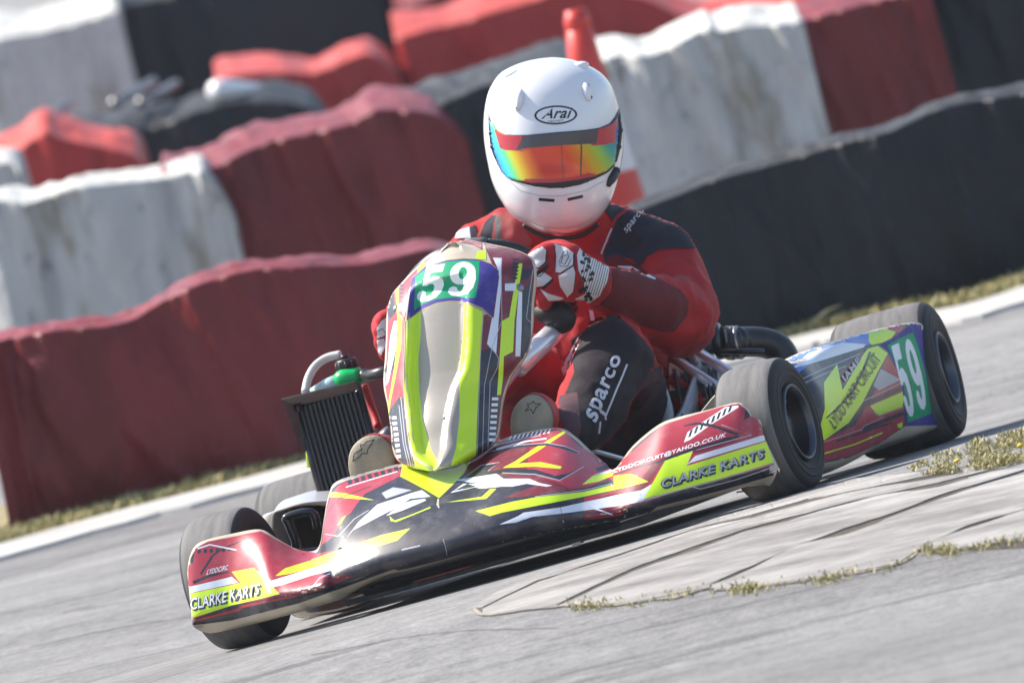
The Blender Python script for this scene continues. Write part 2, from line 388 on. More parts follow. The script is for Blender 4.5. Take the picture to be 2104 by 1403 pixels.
# concrete apron with slabs, joints, dead grass along its edge
conc = mat('pale_worn_concrete', (.4, .4, .4), .85); nt, b = nodes(conc); v = tcoord(nt, (.25, 1, 1))
n1 = noise_n(nt, v, 9, 8, .7, .5); n2 = noise_n(nt, v, 38, 8, .8)
c_ = ramp(nt, n1, [(.30, (.17, .155, .14)), (.45, (.29, .275, .26)), (.6, (.42, .40, .38)), (.75, (.50, .475, .45))])
c_ = mix(nt, .7, c_, ramp(nt, n2, [(.30, (.18, .16, .15)), (.45, (.85, .84, .83)), (.7, (1.35, 1.33, 1.30))]), 'MULTIPLY')
nt.links.new(c_, b.inputs['Base Color']); bump(nt, b, n2, .8, .008)
dirt = varied('shaded_joint_dirt', (.045, .036, .028), (.10, .08, .06), 30, .95)  # dirt under the slabs, darkened for the shade down in the joints
def ground_poly(poly, lift, g=14):
    """fine mesh of a polygon drawn on the ground; returns verts, faces"""
    pts = []
    for a, b_ in zip(poly, poly[1:]+poly[:1]):
        k = max(1, int(math.hypot(b_[0]-a[0], b_[1]-a[1])/g)); pts += [(lerp(a[0], b_[0], j/k), lerp(a[1], b_[1], j/k)) for j in range(k)]
    nb = len(pts); pts = [(p[0]+random.uniform(-1, 1), p[1]+random.uniform(-.3, .3)) for p in pts]; poly = pts[:]
    x0, x1, y0, y1 = min(p[0] for p in pts), max(p[0] for p in pts), min(p[1] for p in pts), max(p[1] for p in pts)
    yy = y0
    ext = []
    while yy < y1:
        xx = x0
        while xx < x1:
            if inside((xx, yy), poly): ext.append((xx, yy))
            xx += g
        yy += g*.5
    r_ = delaunay_2d_cdt([Vector(p) for p in pts+ext], [(i, (i+1) % nb) for i in range(nb)], [], 0, 1e-4)
    fs = [tuple(f) for f in r_[2] if inside((sum(r_[0][i][0] for i in f)/len(f), sum(r_[0][i][1] for i in f)/len(f)), poly)]
    vs = []
    for q in r_[0]:
        h = on_ground(q[0], q[1]); vs.append(Vector((h.x, h.y, h.z+lift)))
    fs = [f if (vs[f[1]]-vs[f[0]]).cross(vs[f[2]]-vs[f[0]]).z > 0 else f[::-1] for f in fs]
    return vs, fs
up = g3((120, 522), (200, 470), (330, 418), (480, 370), (860, 250), (1170, 140), (1290, 100), (1500, 60), (1680, 40), (1860, 10))
A = g3((160, 525), (360, 430), (450, 400), (700, 320), (930, 240), (1130, 195), (1330, 140), (1560, 95), (1860, 40))
B = g3((430, 518), (560, 455), (700, 390), (930, 310), (1100, 250), (1400, 170), (1600, 120), (1800, 85), (2000, 30))
Cc = g3((980, 445), (1130, 380), (1300, 300), (1500, 240), (1640, 190), (1800, 130), (1990, 70), (2140, 30))
Dd = g3((1750, 300), (1900, 240), (2140, 165))
lo1 = g3((160, 552), (300, 535), (430, 522)); lo2 = g3((445, 520), (700, 508), (975, 455))
lo3 = g3((1000, 462), (1150, 448), (1380, 420), (1650, 370), (1740, 312)); lo4 = g3((1770, 318), (1870, 318), (2140, 270))
def off(l, d):                          # joint half width varies along the joint, here and there nearly closed
    out = []
    for p, q in zip(l, l[1:]):
        k = max(1, int(math.hypot(q[0]-p[0], q[1]-p[1])/22))
        out += [(lerp(p[0], q[0], j/k), lerp(p[1], q[1], j/k)) for j in range(k)]
    out.append(l[-1]); s_ = 1 if d > 0 else -1; r_ = []
    for x, y in out:
        w = max(.3, abs(d)*(.75+1.5*noise.noise(Vector((x*.006, y*.02, 5)))))+.5*noise.noise(Vector((x*.03, y*.03, s_*3+9)))
        wob = 1.5*noise.noise(Vector((x*.008, y*.01, 2))); r_.append((x+s_*w*.3, y+s_*w+wob))
    return r_
apron = empty('concrete_apron', Matrix.Translation(on_ground(1500, 1100))); tag(apron, kind='structure')
slabs = [off(up, 2)+off(A, -2)[::-1], off(A, 3)+[g3((2000, 28))[0]]+off(B, -3)[::-1]+lo1[::-1], off(B, 4)+off(Cc, -3)[::-1]+lo2[::-1],
         off(Cc, 5)+[(2124, 1030)]+off(Dd, -4)[::-1]+lo3[::-1], off(Dd, 5)+lo4[::-1]]
for i, sp in enumerate(slabs):
    vs, fs = ground_poly(sp, .0030+.0004*i)
    o = mesh_obj('slab', vs, fs, conc, None, False, loc=Vector(vs[0])); solidify(o, .002, -1); 
    for p in o.data.polygons: p.use_smooth = False
    o.parent = apron; o.matrix_parent_inverse = apron.matrix_world.inverted(); 
    o.location = Vector(vs[0])
vs, fs = ground_poly(up+[(2124, 1125)]+lo4[::-1][1:]+lo3[::-1]+lo2[::-1]+lo1[::-1], .0012, 18)
o = mesh_obj('joint_dirt_and_shade', vs, fs, dirt, None, True); o.parent = apron; o.matrix_parent_inverse = apron.matrix_world.inverted()

edge_ = up[:1]+lo1+lo2+lo3+lo4; rim_ = [(x+4*noise.noise(Vector((x*.02, 1, 4))), y+.6+max(0, -2+22*noise.noise(Vector((x*.009, 3, 8)))+6*noise.noise(Vector((x*.04, 5, 1))))) for x, y in crn([list(a) for a in edge_], 4)]
vs, fs = ground_poly([tuple(a) for a in rim_]+[(x, y-4) for x, y in edge_[::-1]], .0024, 12)
tand = varied('tan_edge_dirt', (.27, .235, .18), (.36, .325, .27), 30, .95, bmp=.5, bscale=90)
o = mesh_obj('edge_dirt', vs, fs, tand, None, True); o.parent = apron; o.matrix_parent_inverse = apron.matrix_world.inverted()
greyd = varied('crack_filler', (.13, .125, .12), (.20, .195, .19), 30, .95)
for ln, w_ in (([(-30, 1268), (120, 1238), (262, 1205), (330, 1186), (369, 1172)], 3.0), ([(-30, 1196), (110, 1160), (240, 1120), (385, 1084)], 2.2), ([(60, 1330), (240, 1290), (420, 1262)], 2.0), ([(640, 1345), (900, 1300), (1150, 1290)], 1.6)):
    q = crn([list(a) for a in ln], 8); wv = [(x, y+3*noise.noise(Vector((x*.03, y*.01, w_)))) for x, y in q]; wd = [w_*(.6+1.0*abs(noise.noise(Vector((x*.04, 2, w_))))) for x, y in q]
    vs, fs = ground_poly([(x, y-w/2) for (x, y), w in zip(wv, wd)]+[(x, y+w/2) for (x, y), w in zip(wv, wd)][::-1], .0009, 16)
    tag(mesh_obj('tarmac_crack', vs, fs, greyd, None, True), kind='structure')

# pale kerb strip and verge in front of the tyre walls
kn = [(-60, 1168), (0, 1153), (260, 1080), (538, 1007), (900, 905), (1300, 800), (1632, 722), (1724, 702), (1976, 664), (2104, 628), (2170, 610)]
kf = [(-60, 1144), (0, 1130), (260, 1058), (538, 986), (900, 884), (1300, 785), (1632, 705), (1724, 684), (1976, 640), (2104, 600), (2170, 582)]
kn = crn(kn, 4); kf = crn(kf, 4); kv = []
for a, b_ in zip(kn, kf):
    p, q = on_ground(*a), on_ground(*b_); w1 = random.uniform(-.02, .02)
    kv += [(p.x, p.y+w1, p.z-.02), (p.x, p.y+.01+w1, p.z+.010), (q.x, q.y, q.z+.016), (q.x, q.y+.01, q.z-.02)]
kconc = varied('pale_kerb_concrete', (.36, .35, .33), (.50, .485, .46), 6, .85, bmp=.4, bscale=50, stretch=(.3, 1, 1))
kerb = mesh_obj('kerb', kv, grid_faces(len(kn), 4), kconc, smooth=False); tag(kerb, kind='structure')
vv = []
for a in kf:
    q = on_ground(*a); vv += [(q.x, q.y+.008, q.z+.006), (q.x, q.y+.30, q.z+.014), (q.x, q.y+1.6, q.z+.006)]
soil = varied('dry_verge_soil', (.20, .17, .08), (.32, .27, .14), 25, .95, bmp=.6, bscale=80)
verge = mesh_obj('verge', vv, grid_faces(len(kf), 3), soil); tag(verge, kind='structure')
def blades(name, spots, mats, hmin, hmax, wid=.0035):
    mb = MB()
    for (p, k) in spots:
        a = random.uniform(0, 2*PI); h = random.uniform(hmin, hmax)*k; d = Vector((math.cos(a), math.sin(a), 0)); ln = Vector((random.gauss(0, .5), random.gauss(0, .4), 0))*h
        q = p+Vector((0, 0, h*.55))+ln*.35; t = p+Vector((0, 0, h*.9))+ln
        mb.add([p-d*wid, p+d*wid, q+d*wid*.8, q-d*wid*.8, t], [(0, 1, 2, 3), (3, 2, 4)], random.randrange(len(mats)))
    return mb.build(name, mats, None, False)
gm = [varied('dry_grass', (.46, .38, .17), (.36, .30, .13), 20, .8), varied('green_grass', (.27, .27, .09), (.20, .21, .07), 20, .8), varied('olive_grass', (.36, .31, .13), (.30, .26, .11), 20, .8), mat('straw', (.55, .47, .26), .8)]
sp = []
for i in range(8000):
    k = random.uniform(0, len(kf)-1.001); j = int(k); a = [lerp(kf[j][0], kf[j+1][0], k-j), lerp(kf[j][1], kf[j+1][1], k-j)]
    q = on_ground(*a); cl = noise.noise(Vector((q.x*3, 0, 7)))
    d = abs(random.gauss(.08, .16)); sp.append((Vector((q.x+random.uniform(-.02, .02), q.y+.03+d, q.z+.012)), 1+.6*cl))
tag(blades('verge_grass', sp, gm, .010, .030), kind='stuff')
sp = []
edge = lo2+lo3+lo4
for i in range(5200):
    k = random.uniform(0, len(edge)-1.001); j = int(k); px = lerp(edge[j][0], edge[j+1][0], k-j); py = lerp(edge[j][1], edge[j+1][1], k-j)+random.gauss(4, 6)
    if noise.noise(Vector((px*.012, 3, 1)))*.9+random.gauss(0, .28) < .22: continue
    sp.append((on_ground(px, py)+Vector((0, 0, .003)), 1))
gp = g3((1690, 30), (1790, -30), (1950, -75), (2140, -120), (2140, -5), (1990, 30), (1850, 45), (1740, 52))
for i in range(60000):
    px, py = random.uniform(1860, 2124), random.uniform(880, 985)
    if inside((px, py), gp) and noise.noise(Vector((px*.02, py*.05, 1))) +random.gauss(0, .25) > .06: sp.append((on_ground(px, py)+Vector((0, 0, .003)), 1.2 if px > 1960 else .8))
    if len(sp) > 4000: break
tag(blades('apron_grass', sp, [gm[0], gm[3], gm[2], gm[3], gm[1]], .002, .011, .0018), kind='stuff')
def weed(p, name, label, pts, col):
    mb = MB()
    for q in pts: mb.tube([p]+[p+Vector(a) for a in q], [.004, .004, .0035, .0008][:len(q)+1], 5, smooth=4)
    o = mb.build(name, col, None, True, loc=p); return tag(o, label, 'weed')
wp = G(1648, 700, y=on_ground(1640, 700).y+.02)
weed(wp, 'tall_grass', 'tall pale grass stalks leaning right in front of the black barrier', [[(.03, 0, .03), (.07, 0, .055), (.115, 0, .062)], [(.02, .01, .025), (.045, .01, .04), (.075, .01, .052)], [(.02, 0, .02), (.05, 0, .03), (.09, 0, .036)]], gm[3])
fl = mat('dandelion_yellow', (.75, .50, .02), .7)
def flower(p, label):
    mb = MB(); mb.tube([p, p+Vector((.002, 0, .012))], .0010, 5, 0); mb.ball(p+Vector((.002, 0, .014)), .0065, 5, 1, (1, 1, .5))
    tag(mb.build('dandelion', [gm[1], fl], None, True, loc=p), label, 'flower', 'yellow dandelions in the grass')
flower(on_ground(115, 1090), 'yellow dandelion on the verge at far left below the red barrier')
flower(on_ground(2098, 930), 'yellow dandelion in the grass patch at the right picture edge')
flower(on_ground(1968, 962), 'small yellow dandelion in the grass patch behind the concrete slabs')

# ================================================================== WRAPPED TYRE WALLS
def wrap_mat(name, a, b_, c3_, rough, stain=None, fold=.5, lit_top=None):
    m = mat(name, a, rough, spec=.28); nt, b = nodes(m); v = tcoord(nt, (1, 1, .35)); f = noise_n(nt, v, 5, 6, .6, .8)
    c_ = ramp(nt, f, [(.32, a), (.5, b_), (.7, c3_)])
    if stain:
        s_ = ramp(nt, noise_n(nt, tcoord(nt, (1, 1, .25)), 7, 8, .65, .4), [(.52, (0, 0, 0)), (.66, (1, 1, 1))])
        s2 = ramp(nt, noise_n(nt, tcoord(nt, (1, 1, .6)), 23, 6, .6), [(.60, (0, 0, 0)), (.68, (1, 1, 1))])
        c_ = mix(nt, mix(nt, .75, (0, 0, 0), s_), c_, stain[0]); c_ = mix(nt, mix(nt, .6, (0, 0, 0), s2), c_, stain[1])
    else:
        sc_ = ramp(nt, noise_n(nt, tcoord(nt, (.6, 1, 1.5)), 40, 8, .7, .3), [(.60, (0, 0, 0)), (.75, (1, 1, 1))])
        c_ = mix(nt, mix(nt, .25, (0, 0, 0), sc_), c_, tuple(min(1, q*2+.08) for q in a))
    if lit_top:
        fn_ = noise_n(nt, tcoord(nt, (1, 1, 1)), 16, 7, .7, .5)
        lit_top = mix(nt, ramp(nt, fn_, [(.38, (0, 0, 0)), (.62, (1, 1, 1))]), tuple(q*.72 for q in lit_top), tuple(min(.8, q*1.3) for q in lit_top)); # upward faces of the cover painted lighter, as sunlit tops
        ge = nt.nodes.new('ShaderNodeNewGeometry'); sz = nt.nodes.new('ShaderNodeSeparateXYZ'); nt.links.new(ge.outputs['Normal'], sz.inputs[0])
        c_ = mix(nt, ramp(nt, sz.outputs[2], [(.45, (0, 0, 0)), (.8, (1, 1, 1))]), c_, lit_top)
    nt.links.new(c_, b.inputs['Base Color'])
    bump(nt, b, noise_n(nt, tcoord(nt, (1, 1, .5)), 12, 5, .6, 1.5), fold, .03); return m
WM = {'red': wrap_mat('red_tarpaulin', (.135, .016, .018), (.17, .021, .023), (.105, .013, .014), .42, lit_top=(.235, .045, .048)),
      'white': wrap_mat('dirty_white_tarpaulin', (.40, .40, .385), (.50, .50, .48), (.31, .31, .30), .55, ((.20, .165, .10), (.11, .12, .14)), lit_top=(.58, .57, .53)),
      'black': wrap_mat('black_tarpaulin', (.0075, .0085, .013), (.011, .0125, .020), (.006, .007, .011), .5, lit_top=(.042, .041, .041)),
      'orange': wrap_mat('orange_red_tarpaulin', (.36, .024, .022), (.42, .034, .030), (.30, .020, .018), .42, lit_top=(.54, .075, .05))}
def barrier(name, label, color, top, Y, thick=.5, rise=.02, seed=0, z0=0, amp=.014, grp='tarpaulin wrapped tyre wall blocks', k=6, matx=None):
    """front top edge drawn at depth Y (number or function of drawing x); folds hang down the face, the cover sags over the top"""
    pts = crn(top, k*2); cols = []; nf, ntp = 26, 14; rc = random.Random(seed*7+1)
    xa, xb = sorted((G(pts[0][0], pts[0][1], y=Y(pts[0][0]) if callable(Y) else Y).x, G(pts[-1][0], pts[-1][1], y=Y(pts[-1][0]) if callable(Y) else Y).x))
    creases = [(rc.uniform(xa, xb), rc.uniform(-.12, .12), rc.uniform(.012, .05), rc.uniform(.5, 1.3)*rc.choice((-1, 1, 1)), rc.uniform(.3, 1.1)) for _ in range(int(9*(xb-xa)+4))]; n = len(pts)
    for i, (px, py) in enumerate(pts):
        y = Y(px) if callable(Y) else Y
        e = G(px, py, y=y); col = []; endf = min(1, min(i, n-1-i)/max(1, n*.04))
        gz = (ground_h(e.x, e.y) if z0 == 0 else z0)-.03
        s_ = e.x*6+seed*17
        ht = e.z
        fs = noise.noise(Vector((s_*.8, seed, 0)))
        for j in range(nf):
            t = 1-(1-j/(nf-1))**1.25; z = lerp(gz, ht-.003, t)
            rdg = 1-abs(noise.noise(Vector((s_*1.4+t*1.6, t*.8, seed+31))))*3
            fold = -amp*.55*max(0, rdg)+amp*(1.2-.4*t)*noise.noise(Vector((s_*1.0+.5*t, t*.9, seed)))*2+amp*.7*noise.noise(Vector((s_*3+t*2, t*1.6, seed+5)))+amp*.35*noise.noise(Vector((s_*7, t*5, seed+9)))
            for cs0, sl, cw, cd, cl in creases:
                dq = abs(e.x-cs0-sl*(1-t))/cw
                if dq < 5: fold += amp*.75*cd*math.exp(-dq)*max(0, 1-(1-t)/cl)
            belly = -.02*math.sin(PI*min(1, t*1.02))
            col.append(Vector((e.x+.25*fold, e.y+belly+fold+(1-endf)*.03, z)))
        for j in range(ntp):
            t = (j+1)/ntp; a = t*PI/2; t = t**1.3
            crs = 1-abs(noise.noise(Vector((s_*1.6+t*3, t*1.5-s_*.3, seed+21))))*3
            crz = sum(cd*math.exp(-abs(e.x-cs0+sl*1.5*t)/cw)*(1-t*.6) for cs0, sl, cw, cd, cl in creases if abs(e.x-cs0+sl*1.5*t) < 5*cw)
            zz = ht-.006*crz*smooth01(t*5)+rise*smooth01(t*2.2)*(1+.9*fs)+.008*max(-.5, crs)*smooth01(t*4)+.012*noise.noise(Vector((s_*.9, t*2.2, seed+3)))*smooth01(t*3)+.004*noise.noise(Vector((s_*4, t*7, seed+13)))*smooth01(t*4)
            if j > ntp-3: zz -= .03*(j-ntp+3)
            col.append(Vector((e.x, e.y+.012+thick*t, zz)))
        col.append(Vector((e.x, e.y+thick+.02, gz))); cols.append(col)
    nc = len(cols[0]); vs = [p for c_ in cols for p in c_]; f = [q[::-1] for q in grid_faces(len(cols), nc)]
    f.append(tuple(range(nc))); f.append(tuple((len(cols)-1)*nc+j for j in range(nc))[::-1])
    loc = Vector((sum(v.x for v in vs)/len(vs), vs[0].y+thick/2, 0))
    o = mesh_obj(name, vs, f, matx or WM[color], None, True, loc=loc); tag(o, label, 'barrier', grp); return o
def base_line(px): return on_ground(px, pl(px, [(-60, 1125), (0, 1104), (300, 1032), (620, 955), (1000, 855), (1640, 692), (1800, 657), (2104, 577), (2200, 560)])).y+.02
near = [(px, base_line(px)) for px in range(-60, 2200, 60)]
yl = min(a[1] for a in near[:14]); yr = min(a[1] for a in near[22:])
Y1 = lambda px: pl(px, near)+.02
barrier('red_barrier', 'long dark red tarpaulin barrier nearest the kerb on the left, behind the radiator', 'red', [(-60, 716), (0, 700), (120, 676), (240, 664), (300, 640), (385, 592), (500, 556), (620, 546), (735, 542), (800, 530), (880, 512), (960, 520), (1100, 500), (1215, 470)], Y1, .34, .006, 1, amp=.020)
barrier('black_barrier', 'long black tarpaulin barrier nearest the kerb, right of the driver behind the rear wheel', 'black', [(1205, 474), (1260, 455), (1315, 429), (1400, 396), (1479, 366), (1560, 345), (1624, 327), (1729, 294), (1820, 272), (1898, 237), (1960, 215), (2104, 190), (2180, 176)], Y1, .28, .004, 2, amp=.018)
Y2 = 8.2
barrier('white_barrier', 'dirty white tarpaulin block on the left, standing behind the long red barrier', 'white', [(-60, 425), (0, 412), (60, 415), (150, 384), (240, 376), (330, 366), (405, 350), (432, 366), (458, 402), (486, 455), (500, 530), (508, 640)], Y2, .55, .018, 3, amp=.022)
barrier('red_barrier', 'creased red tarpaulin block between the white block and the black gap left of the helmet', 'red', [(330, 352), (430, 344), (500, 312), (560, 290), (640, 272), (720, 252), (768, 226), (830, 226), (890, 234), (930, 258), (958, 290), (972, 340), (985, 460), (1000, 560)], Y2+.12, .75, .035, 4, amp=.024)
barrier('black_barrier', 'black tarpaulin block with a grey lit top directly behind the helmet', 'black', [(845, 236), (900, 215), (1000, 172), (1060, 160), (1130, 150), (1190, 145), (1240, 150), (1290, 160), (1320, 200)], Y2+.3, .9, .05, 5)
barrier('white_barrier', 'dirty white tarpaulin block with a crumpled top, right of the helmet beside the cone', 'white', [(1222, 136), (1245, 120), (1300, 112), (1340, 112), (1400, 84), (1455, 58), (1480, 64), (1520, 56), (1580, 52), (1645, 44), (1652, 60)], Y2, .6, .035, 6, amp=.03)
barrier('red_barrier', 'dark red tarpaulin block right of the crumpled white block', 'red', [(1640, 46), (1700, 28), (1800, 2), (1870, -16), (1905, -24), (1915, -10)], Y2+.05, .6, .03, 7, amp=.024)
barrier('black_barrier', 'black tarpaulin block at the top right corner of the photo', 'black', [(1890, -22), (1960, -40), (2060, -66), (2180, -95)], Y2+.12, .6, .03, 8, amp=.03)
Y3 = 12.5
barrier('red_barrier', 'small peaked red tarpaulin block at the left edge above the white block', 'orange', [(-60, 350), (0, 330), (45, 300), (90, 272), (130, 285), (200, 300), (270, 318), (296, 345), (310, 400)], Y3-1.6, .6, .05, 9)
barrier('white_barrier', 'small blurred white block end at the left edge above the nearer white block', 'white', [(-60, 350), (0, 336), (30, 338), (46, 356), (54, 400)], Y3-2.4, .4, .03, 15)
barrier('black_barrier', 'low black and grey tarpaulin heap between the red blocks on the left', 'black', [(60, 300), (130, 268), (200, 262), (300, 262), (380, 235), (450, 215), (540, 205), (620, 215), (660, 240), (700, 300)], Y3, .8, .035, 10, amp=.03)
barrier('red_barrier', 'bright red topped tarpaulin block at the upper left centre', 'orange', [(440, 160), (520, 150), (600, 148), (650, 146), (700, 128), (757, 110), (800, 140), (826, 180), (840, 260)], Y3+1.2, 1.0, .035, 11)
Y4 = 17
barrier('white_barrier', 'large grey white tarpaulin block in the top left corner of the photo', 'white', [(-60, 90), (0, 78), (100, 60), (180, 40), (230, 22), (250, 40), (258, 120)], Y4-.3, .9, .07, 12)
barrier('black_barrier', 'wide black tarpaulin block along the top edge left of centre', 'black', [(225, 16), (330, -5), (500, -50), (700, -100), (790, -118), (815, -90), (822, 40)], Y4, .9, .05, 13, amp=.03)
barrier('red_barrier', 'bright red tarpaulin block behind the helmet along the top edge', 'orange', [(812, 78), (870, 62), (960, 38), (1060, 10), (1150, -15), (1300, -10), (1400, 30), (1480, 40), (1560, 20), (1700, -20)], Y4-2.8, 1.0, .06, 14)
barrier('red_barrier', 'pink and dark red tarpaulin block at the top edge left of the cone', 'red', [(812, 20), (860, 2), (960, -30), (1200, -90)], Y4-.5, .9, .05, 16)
# loose metal and plastic lying on the black heap
hp = lambda px, py, y: G(px, py, y=y)
for lab, a, b_, rr in (('long grey metal rail lying on the black heap, leftmost', (30, 290), (140, 215), .016), ('grey metal rail lying on the black heap, middle of three', (235, 215), (315, 168), .016), ('short grey metal rail lying on the black heap, rightmost', (290, 212), (362, 172), .015)):
    mb = MB(); p, q = hp(*a, Y3+.1), hp(*b_, Y3+.55); mb.tube([p, q], rr, 10); mb.tube([p, p+(q-p)*.06], rr*1.25, 10)
    tag(mb.build('metal_rail', M['steel'], None, True, loc=p), lab, 'rail', 'rails lying on the black heap')
mb = MB(); p, q = hp(440, 186, Y3+.1), hp(528, 190, Y3+.3); mb.tube([p, p+(q-p)*.15, p+(q-p)*.5, q], [.030, .038, .036, .028], 14, smooth=4)
tag(mb.build('plastic_drum', mat('white_drum', (.8, .8, .8), .25), None, True, loc=p), 'small glaring white plastic drum lying on the black heap', 'drum')
# traffic cone
yc = Y2-1.6
ct = G(1181, 20, y=yc); cb = G(1258, 412, y=yc); ax = (ct-cb).normalized(); L = (ct-cb).length; rt, rb = .028, .085
zb = ground_h(cb.x, cb.y); k = (cb.z-zb)/max(.05, ax.z); foot = cb-ax*k; L2 = (ct-foot).length; rfoot = rb+(rb-rt)*k/L
cone = empty('traffic_cone', Matrix.Translation(foot)); tag(cone, 'orange traffic cone with white band leaning behind the helmet', 'traffic cone')
om = varied('faded_orange_plastic', (.68, .045, .03), (.58, .035, .025), 14, .4); wb = mat('white_reflective_band', (.72, .70, .74), .35)
def coner(t): return lerp(rfoot, rt, t)
def seg(name, t0, t1, m, ex=0):
    mb = MB(); prof = [(coner(t)+ex, L2*t) for t in [lerp(t0, t1, i/6) for i in range(7)]]
    if t1 >= 1: prof += [(rt*.75, L2*1.0), (rt*.7, L2*.985)]
    mb.lathe(prof, (0, 0, 0), ax, 32); return mb.build(name, m, cone)
tb = 1-(155)/(392+0.0)*L/L2; tb2 = 1-(336/392)*L/L2
seg('cone_body', 0.0, 1, om); seg('reflective_band', tb2, tb, wb, .0015)
mb = MB(); mb.box((0, 0, .012), (rfoot*2.6, rfoot*2.6, .024)); mb.build('cone_base', om, cone, False)
mb = MB(); mb.lathe([(rt+.001, L2*.93), (rt+.006, L2*.935), (rt+.006, L2*.975), (rt, L2*.985)], (0, 0, 0), ax, 24); mb.build('collar', om, cone)
#@@HAZE
bm = bmesh.new(); bmesh.ops.create_cube(bm, size=1)
for v_ in bm.verts: v_.co = Vector((v_.co.x*1300, v_.co.y*1300+200, 1.3+v_.co.z*4.6))
me = bpy.data.meshes.new('haze'); bm.to_mesh(me); bm.free(); hz = bpy.data.objects.new('haze', me); COL.objects.link(hz); tag(hz, kind='stuff')
hm = bpy.data.materials.new('thin_air_haze'); hm.use_nodes = True; hn = hm.node_tree; hn.nodes.clear(); ho = hn.nodes.new('ShaderNodeOutputMaterial'); hv = hn.nodes.new('ShaderNodeVolumePrincipled')
hv.inputs['Color'].default_value = (.80, .86, .95, 1); hv.inputs['Density'].default_value = .0007; hn.links.new(hv.outputs[0], ho.inputs['Volume']); me.materials.append(hm)
#@@KART
# ================================================================== KART
kart = empty('go_kart', KM); tag(kart, 'racing go kart number 59 with red, black and neon yellow bodywork', 'go kart')
def gridobj(name, rows, mats, parent, k=3, th=None, kc_=1, rim=None):
    rows = [crn([list(p) for p in r_], kc_) for r_ in rows] if kc_ > 1 else [[list(p) for p in r_] for r_ in rows]
    if k > 1:
        nc = len(rows[0]); flat = [[q for p in r_ for q in p] for r_ in rows]; flat = crn(flat, k)
        rows = [[f[3*i:3*i+3] for i in range(nc)] for f in flat]
    o = mesh_obj(name, [p for r_ in rows for p in r_], grid_faces(len(rows), len(rows[0])), mats, parent)
    return o
def outer(o):                           # flip faces toward the camera side if most point away
    me = o.data; s_ = 0
    for p in me.polygons: s_ += p.normal.dot(CK-p.center)*p.area
    if s_ < 0: me.flip_normals()
    return o

# ---- floor tray, chassis, axle
mb = MB(); mb.box((.66, 0, .030), (1.10, .58, .012)); mb.box((1.245, 0, .052), (.10, .50, .012), Matrix.Rotation(-.35, 3, 'Y'))
mb.build('floor_tray', M['engine'], kart, False)
mb = MB()
for s_ in (1, -1):
    mb.tube([(-.12, .30*s_, .055), (.35, .33*s_, .055), (.75, .30*s_, .055), (1.05, .22*s_, .055), (1.28, .21*s_, .060)], .015, smooth=5)
    mb.tube([(1.05, .22*s_, .06), (1.05, .36*s_, .085), (1.05, .43*s_, .12)], .016, smooth=4)
    mb.tube([(.35, .33*s_, .055), (.36, .45*s_, .06), (.36, .56*s_, .07)], .012, smooth=4)
    mb.tube([(.72, .30*s_, .055), (.70, .42*s_, .06), (.66, .52*s_, .07)], .012, smooth=4)
mb.tube([(1.28, -.21, .06), (1.30, 0, .06), (1.28, .21, .06)], .015, smooth=5); mb.tube([(0, -.3, .055), (0, .3, .055)], .016)
mb.tube([(.35, -.33, .055), (.30, 0, .05), (.35, .33, .055)], .015, smooth=5)
mb.build('chassis_frame', M['blackmetal'], kart)
mb = MB(); mb.tube([(0, -.60, .14), (0, .60, .14)], .025, 20); mb.build('rear_axle', M['steel'], kart)
mb = MB(); mb.tube([(-.12, .28, .1), (-.22, .45, .12), (-.24, .62, .14), (-.16, .675, .17)], .011, smooth=6); mb.tube([(-.12, -.28, .1), (-.22, -.45, .12), (-.24, -.66, .14), (-.16, -.71, .16)], .014, smooth=6)
mb.tube([(-.23, -.55, .13), (-.25, 0, .14), (-.23, .55, .13)], .018, smooth=6); mb.build('rear_bumper', M['black'], kart)

